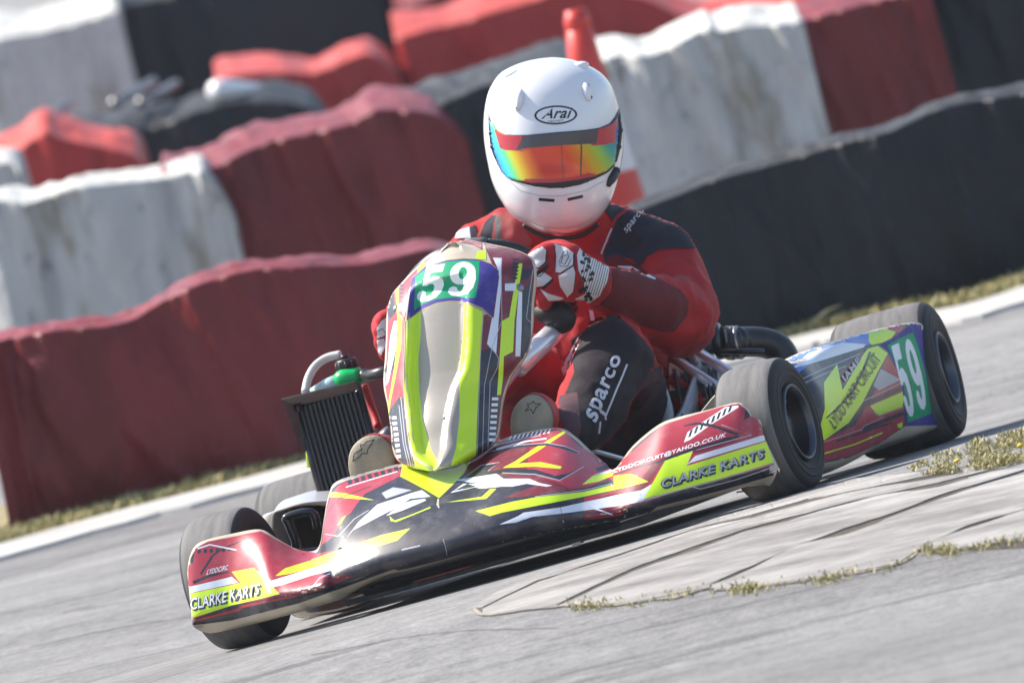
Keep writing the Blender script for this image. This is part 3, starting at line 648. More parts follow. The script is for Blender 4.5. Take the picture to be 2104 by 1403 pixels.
# ---- wheels
def wheel(name, cx, cy, r, w, side, steer=0, label=None):
    root = empty(name, Matrix.Translation((cx, cy, r)) @ Matrix.Rotation(steer, 4, 'Z')); root.parent = kart
    root.matrix_parent_inverse = Matrix.Identity(4)
    h = w/2; sgn = side
    prof = []; mi = []
    rr = .067
    prof = [(rr, -h*.80), (rr+.012, -h*.93), (r*.72, -h*1.0), (r*.88, -h*.97), (r*.955, -h*.87), (r*.985, -h*.74), (r*.997, -h*.5), (r, 0), (r*.997, h*.5), (r*.985, h*.74), (r*.955, h*.87), (r*.88, h*.97), (r*.72, h*1.0), (rr+.012, h*.93), (rr, h*.80)]
    pr2 = crn([list(p) for p in prof], 3); mi = [1 if (a[0]+b_[0])/2 > r*.962 else 0 for a, b_ in zip(pr2, pr2[1:])]
    mb = MB(); mb.lathe(pr2, (0, 0, 0), (0, 1, 0), 72, mi)
    for rad in (.80*r, .70*r):           # moulded rings on the side wall
        mb.lathe([(rad-.0035, sgn*h*.985), (rad-.0015, sgn*(h+.0012)), (rad+.0015, sgn*(h+.0012)), (rad+.0035, sgn*h*.985)], (0, 0, 0), (0, 1, 0), 72)
    mb.build('tyre', [M['rubber'], M['tread']], root)
    mb = MB(); s = sgn
    mb.lathe([(.071, s*h*.86), (.0725, s*h*.99), (.069, s*h*1.02), (.066, s*h*.98), (.064, s*h*.80)], (0, 0, 0), (0, 1, 0), 64, m=1)
    mb.lathe([(.064, s*h*.82), (.060, s*h*.45), (.055, s*h*.25), (.040, s*h*.20), (.030, s*h*.34), (.024, s*h*.40), (.022, s*h*.62), (.012, s*h*.66), (.0, s*h*.66)], (0, 0, 0), (0, 1, 0), 48)
    mb.lathe([(.071, -s*h*.86), (.0725, -s*h*.98), (.066, -s*h*.95), (.062, -s*h*.4), (.03, -s*h*.1), (.0, -s*h*.1)], (0, 0, 0), (0, 1, 0), 48)
    for i in range(3):
        a = i*2*PI/3+.5; c0 = Vector((.045*math.cos(a), s*h*.24, .045*math.sin(a))); mb.tube([c0, c0+Vector((0, s*.012, 0))], .006, 8, m=1)
    a = 1.1; c0 = Vector((.056*math.cos(a), s*h*.5, .056*math.sin(a))); mb.tube([c0, c0+Vector((-.006, s*.022, -.008))], .0035, 6, m=1)
    mb.build('rim', [M['rim'], M['rimlip']], root); return root
ST = math.radians(-8)
wheel('wheel', 1.05, .538, .128, .125, 1, ST); wheel('wheel', 1.05, -.522, .128, .125, -1, ST)
wheel('wheel', 0, .60, .14, .205, 1); wheel('wheel', 0, -.60, .14, .205, -1)
mb = MB()
for s_ in (1, -1):
    mb.tube([(1.05, .40*s_, .128), (1.05, .54*s_, .128)], .012); mb.box((1.05, .435*s_, .125), (.03, .03, .075)); mb.tube([(.97, .43*s_, .11), (.93, .03*s_, .12)], .006)
mb.build('front_axle', M['steel'], kart)

# ---- front fairing
TOP = [(385, 1178, 1.195), (388, 1150, 1.195), (399, 1124, 1.195), (422, 1109, 1.195), (476, 1096, 1.195), (534, 1087, 1.195), (568, 1105, 1.195), (606, 1126, 1.185), (640, 1132, 1.185), (657, 1118, 1.185), (665, 1070, 1.16), (675, 1018, 1.115), (693, 988, 1.105), (760, 969, 1.095), (828, 952, 1.085), (905, 950, 1.075), (965, 940, 1.075), (1018, 908, 1.075), (1085, 886, 1.085), (1148, 879, 1.095), (1180, 896, 1.105), (1212, 926, 1.115), (1240, 950, 1.125), (1262, 964, 1.18), (1300, 916, 1.18), (1352, 873, 1.2), (1392, 857, 1.2), (1450, 843, 1.2), (1512, 827, 1.2), (1534, 836, 1.2), (1546, 856, 1.2), (1562, 864, 1.2), (1568, 892, 1.2), (1585, 930, 1.2), (1601, 962, 1.2)]
BOT = [(395, 1283, 1.212), (399, 1282, 1.215), (412, 1279, 1.22), (435, 1275, 1.225), (490, 1262, 1.24), (545, 1247, 1.325), (580, 1237, 1.34), (615, 1227, 1.355), (650, 1216, 1.37), (668, 1211, 1.375), (683, 1205, 1.355), (700, 1199, 1.36), (728, 1190, 1.37), (778, 1171, 1.385), (840, 1158, 1.395), (907, 1141, 1.4), (970, 1123, 1.4), (1025, 1109, 1.395), (1080, 1096, 1.385), (1130, 1086, 1.375), (1170, 1079, 1.365), (1205, 1073, 1.355), (1240, 1066, 1.345), (1265, 1061, 1.335), (1305, 1051, 1.34), (1350, 1040, 1.325), (1390, 1030, 1.31), (1445, 1016, 1.29), (1505, 999, 1.26), (1528, 991, 1.25), (1548, 985, 1.24), (1562, 981, 1.23), (1574, 978, 1.225), (1586, 974, 1.225), (1596, 966, 1.225)]
def fair_rows():
    rows = []
    T = crn([list(t) for t in TOP], 5); B_ = crn([list(t) for t in BOT], 5)
    for i, (t, b_) in enumerate(zip(T, B_)):
        s = i/(len(T)-1); col = []; cen = max(0, 1-abs(s-.5)/.16); n = 22
        hump = smooth01(cen*1.3)
        end = min(s, 1-s)/.08; end = smooth01(end)
        for j in range(n+1):
            v = j/n; px = lerp(t[0], b_[0], v); py = lerp(t[1], b_[1], v)
            f = lerp(v**.75, math.sin(v*PI/2)**1.0, .5); f += .10*hump*math.sin(v*PI)*(1 if v < .6 else 1)
            x = lerp(t[2], b_[2], f)
            if v > .86: x -= .022*((v-.86)/.14)**2*end
            col.append(P(px, py, x=x))
        lip = col[-1]
        dz = pl(s, [(0, .008), (.06, .024), (.25, .026), (.38, .014), (.5, .009), (.85, .009), (.95, .020), (1, .008)]); w = .05*end+.01
        # rolled cream underside below the black lip, sweeping back
        yi = 1-.02*end
        w *= 1 if .2 < s < .8 else .6
        for k_, (a, c__) in enumerate(((.15, .35), (.4, .75), (.8, 1.0), (1.6, 1.05), (2.6, .8))):
            col.append(Vector((lip.x-w*a, lip.y*(1-.012*a), lip.z-dz*c__)))
        # cream return edge behind the top
        tp = col[0]; d = Vector((-.012, 0, .002))
        wb = 1 if .22 < s < .78 else .35
        col = [tp+Vector((-.03*wb, -.004*(1 if tp.y > 0 else -1), -.022*wb)), tp+Vector((-.010*wb, 0, -.001))]+col
        rows.append(col)
    return rows
rows = fair_rows(); nc = len(rows[0])
fair = mesh_obj('front_fairing', [p for r_ in rows for p in r_], grid_faces(len(rows), nc), M['cream'], kart); outer(fair)
bv = bvh_of(fair); pr = Prints(bv, .0009)
N, R_, D_, Y_, W_, G_ = M['navy'], M['red'], M['dred'], M['neon'], M['white'], M['silver']
T2 = [(t[0], t[1]) for t in crn([list(t) for t in TOP], 3)]; B2 = [(t[0], t[1]) for t in crn([list(t) for t in BOT], 3)]
def inset(t, b_, k): dx, dy = b_[0]-t[0], b_[1]-t[1]; l = math.hypot(dx, dy) or 1; return (t[0]+dx/l*k, t[1]+dy/l*k)
ti = [inset(a, b_, 7 if 12 < i < len(T2)-6 else 9) for i, (a, b_) in enumerate(zip(T2, B2))]; bi = [inset(b_, a, -8 if 40 < i < 75 else 0) for i, (a, b_) in enumerate(zip(T2, B2))]
pr.poly(ti[4:-4]+bi[4:-4][::-1], N, 7)
# hump left flank and left wing, red
pr.poly(c4((705, 925), (715, 850), (725, 770), (745, 705), (780, 650), (880, 610), (1045, 568), (1085, 600), (1000, 640), (900, 690), (860, 740), (830, 800), (770, 875), (690, 930)), R_, 7)
pr.poly(c4((98, 1120), (88, 1020), (125, 1000), (135, 935), (190, 905), (430, 858), (490, 892), (580, 940), (690, 958), (790, 940), (900, 890), (880, 950), (800, 985), (640, 1040), (740, 1060), (560, 1150), (430, 1165), (300, 1190), (130, 1250)), R_, 7)
pr.poly(c4((430, 1150), (560, 1125), (800, 1050), (850, 1060), (700, 1120), (600, 1150), (520, 1165), (440, 1170)), D_, 7)
pr.poly(c4((130, 1255), (320, 1205), (345, 1190), (575, 1145), (600, 1150), (560, 1160), (360, 1205), (330, 1222), (135, 1268)), R_, 7)
pr.poly(c4((118, 1266), (330, 1216), (352, 1200), (580, 1152), (700, 1120), (860, 1075), (1000, 1010), (1228, 935), (1228, 975), (1000, 1036), (800, 1110), (600, 1180), (300, 1257), (124, 1280)), N, 7)
# right side of hump and right wing, dark red
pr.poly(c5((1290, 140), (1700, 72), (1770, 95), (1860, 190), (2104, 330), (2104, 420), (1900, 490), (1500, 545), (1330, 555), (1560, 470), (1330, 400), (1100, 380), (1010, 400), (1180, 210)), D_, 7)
pr.poly(c5((1540, 115), (1700, 72), (1770, 95), (1860, 190), (2104, 325), (2104, 400), (1950, 470), (1800, 490), (1700, 440), (1500, 380), (1520, 230)), R_, 7)
pr.poly(c6((175, 835), (620, 455), (680, 425), (1100, 295), (1240, 270), (1290, 320), (1280, 405), (1330, 370), (1390, 395), (1440, 530), (1520, 760), (1300, 820), (950, 905), (350, 1100), (300, 1160), (0, 1200), (0, 1020), (300, 960)), R_, 8)
pr.poly(c6((0, 1130), (300, 1040), (450, 1060), (350, 1105), (320, 1140), (0, 1200)), D_, 8)
pr.poly(c6((540, 770), (650, 720), (420, 1060), (250, 1090), (0, 1110), (0, 1060), (400, 940)), D_, 8)
# neon V at the foot of the front panel
pr.poly(c5((635, 318), (700, 345), (800, 360), (900, 362), (1010, 345), (1120, 290), (1060, 385), (1000, 450), (890, 555), (800, 500), (620, 405)), Y_, 7)
# hump left flank graphics
pr.poly(c5((330, 580), (600, 410), (830, 560), (830, 600), (540, 690), (380, 760), (230, 830), (170, 830), (260, 680)), N, 7)
pr.poly(c5((120, 510), (230, 520), (440, 570), (300, 560), (118, 545)), Y_, 7)
pr.poly(c5((460, 600), (700, 520), (770, 500), (830, 545), (690, 560), (600, 620), (480, 680), (290, 780), (240, 840), (330, 720)), W_, 7)
pr.poly(c5((620, 600), (700, 572), (790, 560), (800, 572), (640, 640), (520, 680)), W_, 7)
pr.poly(c5((490, 520), (570, 480), (640, 490), (700, 500), (520, 560)), G_, 7)
pr.poly(c5((180, 745), (215, 690), (300, 650), (270, 700), (200, 740)), Y_, 7)
pr.poly(c5((165, 800), (240, 680), (360, 610), (380, 640), (270, 720), (200, 815)), N, 7)
pr.line(c5((100, 805), (190, 820), (300, 700), (400, 640)), 1.6, G_)
pr.line(c5((120, 650), (200, 555), (420, 470)), 1.6, N)
pr.poly(c5((545, 680), (580, 712), (700, 670), (830, 615), (830, 625), (590, 722), (555, 715)), Y_, 7)
pr.bars(c5((250, 432))[0], c5((620, 330))[0], (3, 9), 8, N, (0, 0), .6)
pr.line(c5((215, 425), (620, 318)), 2.0, G_); pr.line(c5((240, 480), (600, 370)), 2.0, W_)
# big lower neon slash on the left, white streak
pr.poly(c5((690, 765), (600, 850), (420, 905), (260, 955), (150, 985), (0, 1020), (0, 985), (150, 930), (300, 880), (480, 815)), Y_, 7)
pr.poly(c4((495, 1060), (540, 1025), (640, 995), (740, 975), (760, 990), (680, 1020), (560, 1050)), Y_, 7)
pr.poly(c5((435, 950), (415, 975), (330, 1010), (120, 1065), (0, 1095), (-200, 1160), (-330, 1190), (-390, 1120), (-370, 1060), (-280, 1130), (-100, 1075), (200, 985), (400, 935)), W_, 8)
pr.line(c5((630, 915), (760, 885)), 2.6, G_); pr.line(c5((0, 1180), (60, 1110), (130, 1080)), 2.0, G_)
# left wing end panel
pr.poly(c4((98, 1110), (300, 1062), (330, 1088), (102, 1138)), W_, 8)
pr.poly(c4((103, 1140), (340, 1090), (300, 1040), (400, 1022), (515, 1140), (300, 1190), (128, 1245)), Y_, 8)
pr.line(c4((160, 1052), (215, 965), (260, 935), (390, 885)), [5, 4, 3, 2], N); pr.line(c4((125, 1088), (200, 1058), (290, 1040)), [7, 6, 2], N)
pr.text('LYDDCIRC', c4((190, 1030), (285, 1008), (283, 1030), (185, 1055)), W_, .02, .2)
pr.bars(c4((145, 940))[0], c4((310, 930))[0], (0, 8), 6, N, (0, 0), .55)
pr.line(c4((145, 936), (200, 918), (320, 942)), 3, W_)
q = c4((112, 1160), (428, 1092), (424, 1142), (118, 1212)); q2 = [(x+3.2, y+3.2) for x, y in q]
pr.text('CLARKE KARTS', q2, N, .05, .15, .008); pr.text('CLARKE KARTS', q, N, .05, .15, .008); pr.text('CLARKE KARTS', q, M['numwhite'], .015, .15)
# hump right side graphics
pr.poly(c5((1060, 420), (1190, 330), (1310, 308), (1230, 370), (1380, 350), (1560, 355), (1700, 400), (1780, 385), (1900, 335), (1730, 432), (1600, 400), (1350, 385), (1170, 400)), N, 7)
pr.line(c5((1060, 418), (1185, 328), (1312, 306), (1232, 366)), 1.6, G_); pr.line(c5((1330, 380), (1560, 390), (1730, 432), (1900, 335)), 1.8, G_)
pr.poly(c5((1420, 300), (1560, 205), (1760, 88), (1772, 100), (1600, 215), (1440, 315), (1600, 305), (1745, 335), (1735, 352), (1560, 335), (1335, 345)), Y_, 7)
pr.line(c5((1215, 250), (1450, 195), (1640, 180), (1760, 205), (1855, 240)), [4, 5, 5, 6, 4], N); pr.line(c5((1215, 240), (1450, 185), (1640, 172), (1770, 196), (1868, 236), (1850, 248)), 1.6, G_)
pr.line(c5((1290, 215), (1500, 160), (1640, 140)), 3.4, W_); pr.line(c5((1270, 190), (1480, 140), (1600, 120)), 2.2, G_)
pr.bars(c5((1330, 130))[0], c5((1690, 70))[0], (-5, 9), 12, M['numwhite'], (0, 0), .5)
pr.poly(c5((970, 520), (1060, 455), (1170, 455), (1000, 430), (1290, 385), (1340, 420), (1520, 420), (1590, 450), (1680, 468), (1640, 475), (1500, 455), (1400, 475), (1330, 475), (1180, 490), (1140, 480)), W_, 7)
pr.poly(c5((990, 505), (1090, 455), (1150, 475), (1080, 490)), N, 7)
pr.poly(c5((940, 585), (1190, 545), (1250, 490), (1290, 490), (1220, 560), (1130, 568)), Y_, 7)
pr.poly(c5((1145, 645), (1400, 580), (1560, 550), (1900, 510), (2110, 462), (2110, 400), (2230, 385), (2350, 440), (2110, 500), (1900, 545), (1560, 610), (1330, 655), (1245, 680)), Y_, 7)
pr.line(c5((1560, 545), (1900, 500), (2100, 455)), 1.6, G_)
pr.poly(c5((1310, 738), (1440, 680), (1480, 655), (1730, 620), (2100, 540), (2300, 500), (2430, 425), (2500, 400), (2420, 500), (2300, 580), (2100, 615), (1800, 655), (1540, 685), (1420, 725)), W_, 8)
pr.line(c5((1950, 620), (2100, 668)), [4, 1.5], W_)
pr.poly(c5((1885, 462), (1960, 400), (2110, 375), (2100, 400), (2000, 440)), Y_, 7); pr.poly(c5((1980, 345), (2150, 300), (2170, 320), (2090, 350), (1990, 370)), N, 7); pr.poly(c5((1960, 395), (2110, 350), (2200, 330), (2060, 385)), W_, 7)
# right wing end panel
pr.poly(c6((815, 770), (890, 690), (1440, 520), (1448, 565), (1000, 700), (850, 745)), W_, 8)
pr.poly(c6((870, 650), (1000, 618), (1330, 528), (1280, 545), (980, 650), (880, 672)), D_, 8)
pr.poly(c6((478, 1032), (655, 720), (872, 650), (820, 770), (1455, 572), (1515, 740), (1050, 880)), Y_, 8)
pr.line(c6((478, 1036), (1050, 886), (1518, 746)), 1.6, G_); pr.line(c6((655, 720), (874, 648), (822, 768)), 1.5, G_)
pr.line(c6((440, 1056), (860, 932), (930, 950), (1200, 880), (1520, 775)), 1.8, G_); pr.poly(c6((350, 1105), (870, 945), (930, 960), (1300, 870), (1520, 800), (1520, 840), (1100, 960), (330, 1150)), N, 8)
pr.poly(c6((800, 582), (830, 500), (1130, 300), (1235, 285), (1240, 300), (1000, 450), (850, 560)), M['numwhite'], 8)
a, b_ = c6((845, 545), (1195, 318)); pr.bars((a[0]-3, a[1]), b_, (5, -15), 8, N, (0, 0), .5)
pr.line(c6((800, 450), (900, 430), (1020, 445), (1240, 520), (1120, 555)), [2, 5, 6, 6, 4], N); pr.line(c6((1100, 440), (1340, 522), (900, 640)), 1.8, G_)
pr.line(c6((250, 835), (600, 735), (860, 640), (1240, 530)), [2, 5, 6, 5], N)
pr.text('LYDDCIRCUIT@YAHOO.CO.UK', c6((235, 800), (1140, 500), (1135, 545), (250, 835)), M['numwhite'], .025, .15)
q = c6((615, 880), (1432, 632), (1438, 700), (628, 948)); q2 = [(x+3, y+3.4) for x, y in q]
pr.text('CLARKE KARTS', q2, N, .06, .15, .008); pr.text('CLARKE KARTS', q, N, .05, .15, .008); pr.text('CLARKE KARTS', q, M['silver'], .02, .15)
pr.line(c5((885, 560), (880, 600), (890, 625)), [3, 5, 2], M['cream']); pr.line(c5((918, 840), (935, 890), (945, 950)), 1.2, G_); pr.line(c5((1735, 610), (1750, 690), (1762, 730)), 1, D_)
pr.build('sticker', fair)

# ---- front panel (nassau)
NR = [(928, 500, 958, 492, .93), (905, 512, 985, 497, .935), (880, 530, 1012, 502, .945), (850, 555, 1045, 509, .96), (826, 580, 1075, 519, .975), (805, 606, 1096, 534, .99), (795, 642, 1101, 572, 1.01), (793, 690, 1096, 622, 1.03), (791, 735, 1093, 680, 1.05), (788, 790, 1080, 730, 1.07),
      (797, 838, 1050, 772, 1.09), (803, 885, 1034, 822, 1.12), (806, 920, 1028, 870, 1.14), (818, 947, 1019, 904, 1.165), (850, 962, 990, 930, 1.185), (878, 966, 955, 952, 1.19)]
rows = crn([list(r_) for r_ in NR], 5); out = []
for i, r_ in enumerate(rows):
    v = i/(len(rows)-1); L, Rr = P(r_[0], r_[1], x=r_[4]-.05), P(r_[2], r_[3], x=r_[4]-.05); col = []; n = 56
    gl, gr = pl(v, [(0, .30), (.1, .28), (.3, .20), (.6, .235), (1, .30)]), pl(v, [(0, .72), (.1, .66), (.3, .56), (.6, .60), (.85, .58), (1, .55)])
    # groove borders in u; closed at the foot, widest below the number
    cx = (gl+gr)/2; hw = (gr-gl)/2*pl(v, [(0, .9), (.06, 1), (.6, 1), (.85, .75), (.97, .2), (1, .05)])
    dep = pl(v, [(0, .006), (.06, .014), (.11, .006), (.14, 0), (.31, 0), (.36, .020), (.6, .028), (.85, .022), (.97, .008), (1, 0)])
    for j in range(n+1):
        uu = j/n; e = 2*uu-1; p = L.lerp(Rr, uu); bul = .075*(1-abs(e)**2.4)
        g_ = smooth01((hw-abs(uu-cx))/.055+.5) if hw > 0 else 0
        ridge = .007*pl(v, [(0, 0), (.33, 0), (.42, 1), (.9, 1), (1, 0)])*math.exp(-((abs(uu-cx)-hw-.07)/.06)**2)
        col.append(p+Vector((bul+ridge-dep*g_, 0, 0)))
    L0, R0 = col[0], col[-1]; col = [L0+Vector((-.02, .003, -.002))]+col+[R0+Vector((-.02, -.003, -.002))]
    out.append(col)
nas = mesh_obj('front_panel', [p for r_ in out for p in r_], grid_faces(len(out), len(out[0])), M['cream'], kart); outer(nas)
bvn = bvh_of(nas); solidify(nas, .003, -1)
pr = Prints(bvn, .0008, maxedge=.04, g=4)
ins = lambda pts, cx_, cy_, k: [(cx_+(x-cx_)*k, cy_+(y-cy_)*k) for x, y in pts]
Ls = [(a[0]+4, a[1]+1) for a in crn([[r_[0], r_[1]] for r_ in NR], 2)]; Rs = [(a[0]-4, a[1]+1) for a in crn([[r_[2], r_[3]] for r_ in NR], 2)]
lg = c1((480, 135), (330, 250), (250, 400), (232, 560), (228, 720), (230, 900), (240, 1060), (258, 1190), (280, 1325), (330, 1345)); rg = c1((640, 140), (690, 260), (700, 380), (690, 520), (645, 530), (625, 800), (610, 1270), (565, 1305))
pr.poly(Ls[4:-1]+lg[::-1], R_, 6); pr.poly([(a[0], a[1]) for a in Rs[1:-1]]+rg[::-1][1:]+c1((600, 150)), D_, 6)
pr.poly(c1((480, 128), (560, 125), (640, 150), (640, 190), (590, 160), (520, 148), (440, 175), (330, 258), (300, 270), (350, 215)), R_, 6)
# black fields
pr.poly(c1((625, 720), (690, 700), (720, 750), (720, 950), (730, 1000), (690, 1200), (640, 1260), (608, 1285), (612, 1000)), N, 6)
pr.poly(c1((148, 1040), (205, 960), (228, 960), (262, 1200), (285, 1322), (215, 1300), (165, 1200)), N, 6)
pr.poly(c1((138, 430), (180, 390), (185, 520), (150, 560)), N, 6); pr.poly(c1((128, 820), (165, 720), (215, 640), (205, 760), (150, 860)), N, 6)
pr.poly(c1((850, 290), (905, 285), (880, 345), (845, 345)), N, 6); pr.poly(c1((850, 400), (895, 350), (895, 640), (870, 740), (850, 760), (835, 740)), N, 6)
pr.poly(c1((312, 490), (400, 455), (550, 455), (560, 600), (535, 760), (525, 1060), (480, 1330), (400, 1335), (320, 1080), (300, 760)), M['channel'], 5)
# neon stripes along the channel
pr.poly(c1((320, 505), (300, 515), (245, 560), (240, 760), (232, 900), (240, 1050), (262, 1180), (292, 1325), (360, 1343), (425, 1335), (375, 1240), (330, 1080), (312, 930), (306, 760), (318, 640)), Y_, 5)
pr.poly(c1((548, 465), (640, 512), (640, 560), (632, 640), (622, 860), (612, 1080), (606, 1262), (560, 1300), (470, 1330), (500, 1230), (520, 1060), (520, 900), (530, 740), (545, 600)), Y_, 5)
pr.line(c1((236, 560), (228, 900), (250, 1150), (280, 1322)), 1.6, M['gold']); pr.line(c1((645, 530), (628, 760), (612, 1262)), 1.4, G_)
pr.poly(c1((305, 262), (345, 255), (330, 300), (300, 310)), Y_, 6); pr.poly(c1((612, 198), (660, 190), (660, 240), (605, 236)), Y_, 6)
# stripes on the right flank
pr.poly(c1((695, 230), (742, 232), (738, 400), (725, 560), (712, 735), (664, 680), (690, 545), (700, 540), (728, 330), (720, 285)), W_, 5)
pr.poly(c1((828, 258), (850, 260), (835, 360), (808, 560), (800, 720), (752, 745), (748, 850), (736, 945), (716, 950), (730, 740), (742, 560), (780, 540), (800, 420)), Y_, 5)
pr.poly(c1((830, 400), (848, 410), (845, 600), (838, 745), (812, 745), (818, 560)), W_, 5); pr.poly(c1((758, 365), (815, 362), (812, 402), (758, 402)), W_, 5)
a, b_ = c1((800, 235), (785, 350)); pr.bars(a, b_, (14, 0), 6, N, (0, 0), .55)
pr.line(c1((738, 235), (742, 560), (690, 700), (650, 900), (640, 1250)), 1.4, G_); pr.line(c1((690, 700), (725, 755), (720, 800), (680, 880), (668, 1230)), 1.4, G_); pr.line(c1((905, 290), (885, 420), (870, 545), (895, 570), (895, 640)), 1.3, G_)
a, b_ = c1((690, 960), (672, 1205)); pr.bars(a, b_, (13, 0), 8, M['numwhite'], (0, 0), .5)
# stripes on the left flank
a, b_ = c1((212, 350), (208, 450)); pr.bars(a, b_, (8, 0), 5, N, (0, 0), .55)
pr.poly(c1((185, 380), (203, 370), (205, 520), (222, 540), (215, 700), (190, 840), (165, 960), (152, 1050), (148, 1000), (178, 820), (200, 640), (195, 520)), Y_, 5)
pr.poly(c1((196, 475), (235, 460), (238, 500), (200, 510)), W_, 5); pr.poly(c1((160, 640), (180, 560), (195, 560), (190, 700), (150, 880), (135, 900)), M['numwhite'], 5)
a, b_ = c1((168, 1060), (195, 1290)); pr.bars(a, b_, (9, -1), 8, M['numwhite'], (0, 0), .55); pr.line(c1((205, 1000), (228, 1200), (255, 1315)), 1.6, G_); pr.line(c1((215, 960), (240, 1200), (268, 1318)), 1.6, G_)
# number patch
pr.poly(c1((275, 335), (340, 278), (450, 245), (540, 236), (620, 240), (690, 265), (726, 300), (716, 400), (690, 538), (640, 490), (570, 462), (480, 452), (400, 465), (310, 505), (262, 545), (245, 560), (255, 450)), M['purple'], 5)
pr.line(c1((250, 553), (310, 512), (400, 472), (480, 459), (570, 468), (640, 497), (688, 540)), 1.8, M['gold']); pr.line(c1((275, 335), (340, 276), (450, 243), (540, 234), (620, 238), (690, 263), (726, 298)), 1.4, M['gold'])
pr.poly(c1((290, 330), (350, 285), (450, 252), (540, 243), (625, 248), (622, 340), (606, 440), (500, 436), (400, 446), (330, 470), (282, 505), (285, 420)), M['green'], 5)
def digit(q, which):
    # heavy slab figures drawn on a 100 x 140 cell
    import math as m_
    tl, tr, br, bl = q
    def mp(x, y): a = x/100; b__ = y/140; return (lerp(lerp(tl[0], tr[0], a), lerp(bl[0], br[0], a), b__), lerp(lerp(tl[1], tr[1], a), lerp(bl[1], br[1], a), b__))
    if which == '5':
        poly = [(22, 0), (94, 0), (88, 30), (42, 30), (38, 50), (55, 45), (76, 49), (93, 62), (99, 84), (93, 110), (74, 132), (46, 140), (20, 137), (3, 124), (0, 108), (8, 97), (22, 95), (34, 104), (32, 116), (42, 121), (54, 116), (62, 102), (63, 84), (56, 73), (44, 72), (34, 78), (16, 76)]
    else:
        poly = []
        for i in range(40):
            a = 2*PI*i/40; poly.append((50+46*m_.cos(a), 47+46*m_.sin(a)))
        hole = [(50+15*m_.cos(2*PI*i/20), 46+24*m_.sin(2*PI*i/20)) for i in range(20)]
        ring_l = [(50+46*m_.cos(a), 47+46*m_.sin(a)) for a in [PI*.5+PI*2*i/40 for i in range(41)]]
        ring_h = [(50+15*m_.cos(a), 46+24*m_.sin(a)) for a in [PI*.5+PI*2*i/40 for i in range(41)]]
        poly = None
        for i in range(40):
            pr.poly([mp(*ring_l[i]), mp(*ring_l[i+1]), mp(*ring_h[i+1]), mp(*ring_h[i])], M['numwhite'], 9)
        tail = [(96, 47), (98, 75), (90, 108), (70, 132), (42, 140), (16, 134), (4, 120), (6, 106), (18, 98), (32, 102), (36, 114), (44, 121), (54, 114), (62, 98), (64, 80), (80, 66)]
        pr.poly([mp(*p) for p in tail], M['numwhite'], 5); return
    pr.poly([mp(*p) for p in poly], M['numwhite'], 5)
digit(c1((322, 272), (452, 262), (434, 440), (290, 470)), '5'); digit(c1((472, 252), (614, 248), (606, 425), (452, 436)), '9')
pr.build('sticker', nas)
for (px, py, rr) in ((c1((838, 385))[0]+(.007,)), (c1((186, 495))[0]+(.006,)), (c1((447, 1062))[0]+(.006,))):
    h, n, _, _ = bvn.ray_cast(CK, kray(px, py).normalized())
    if not h: continue
    mb = MB(); mb.lathe([(.0, .004), (rr*.6, .004), (rr, .002), (rr*1.2, 0), (rr*1.2, -.003)], h, n if n.dot(CK-h) > 0 else -n, 20)
    mb.build('panel_screw', M['steel'], nas)

# ---- side pods
def pod(name, side, mirror_of=None):
    st = [((1625, 775), (1640, 745), (1690, 952), .80), ((1655, 745), (1668, 738), (1718, 950), .70), ((1690, 723), (1700, 716), (1750, 941), .59), ((1722, 708), (1735, 701), (1782, 924), .49), ((1755, 697), (1770, 690), (1812, 907), .39), ((1795, 686), (1810, 680), (1842, 896), .30), ((1835, 675), (1850, 669), (1880, 886), .20), ((1875, 666), (1888, 664), (1916, 874), .11), ((1882, 666), (1893, 670), (1931, 868), .085)]
    rows = []
    for bk, tp, bt, x in st:
        t, b2 = P(*tp, x=x), P(*bt, x=x-.0); k_ = P(*bk, x=x)
        row = [Vector((t.x-.01, t.y-.20, t.z-.06)), Vector((t.x, t.y-.13, t.z-.012)), Vector((t.x, t.y-.07, t.z+.004)), Vector((t.x, t.y-.022, t.z+.004)), t]
        for v in (.12, .3, .5, .7, .88): 
            p = t.lerp(b2, v); row.append(p+Vector((0, .030*math.sin(PI*v)*pl(x, [(.08, .25), (.3, .8), (.5, 1)]), 0)))
        row += [b2, b2+Vector((0, -.02, -.010)), b2+Vector((0, -.08, -.016)), b2+Vector((0, -.14, -.010))]
        rows.append(row)
    f0 = [Vector((p.x+.018, p.y-.03, p.z)) for p in rows[0]]; rows = [f0]+rows
    l0 = [Vector((p.x-.02, p.y-.02, lerp(p.z, .15, .08))) for p in rows[-1]]; rows = rows+[l0]
    return rows
rows = pod('side_pod', 1)
podl = gridobj('side_pod', rows, M['cream'], kart, 6, kc_=4); outer(podl); podl['label'] = 'left side pod with number 59'
bvp = bvh_of(podl)
podr = podl.copy(); podr.data = podl.data.copy(); COL.objects.link(podr); podr['label'] = 'right side pod, mostly hidden'
for v_ in podr.data.vertices: v_.co.y = -(v_.co.y-.070); v_.co.z -= .008
podr.data.flip_normals()
solidify(podl, .003, -1); solidify(podr, .003, -1)
pr = Prints(bvp, .0009, maxedge=.06, toff=.0024)
pr.poly(c7((540, 560), (560, 420), (900, 300), (1060, 260), (1180, 200), (1390, 150), (1500, 200), (1600, 480), (1640, 860), (1330, 870), (1150, 990), (960, 1075), (800, 1110), (700, 1100)), N, 7)
pr.poly(c7((560, 520), (580, 400), (900, 280), (1080, 250), (1200, 240), (1130, 335), (1000, 365), (820, 415), (700, 475), (620, 540)), M['blue'], 7)
pr.poly(c7((590, 500), (700, 400), (920, 330), (1070, 340), (1060, 360), (900, 410), (740, 460)), W_, 7)
pr.poly(c7((1090, 320), (1095, 230), (1200, 190), (1290, 230), (1240, 300), (1180, 330), (1110, 345)), Y_, 7); pr.poly(c7((1190, 235), (1250, 150), (1380, 150), (1290, 270)), R_, 7)
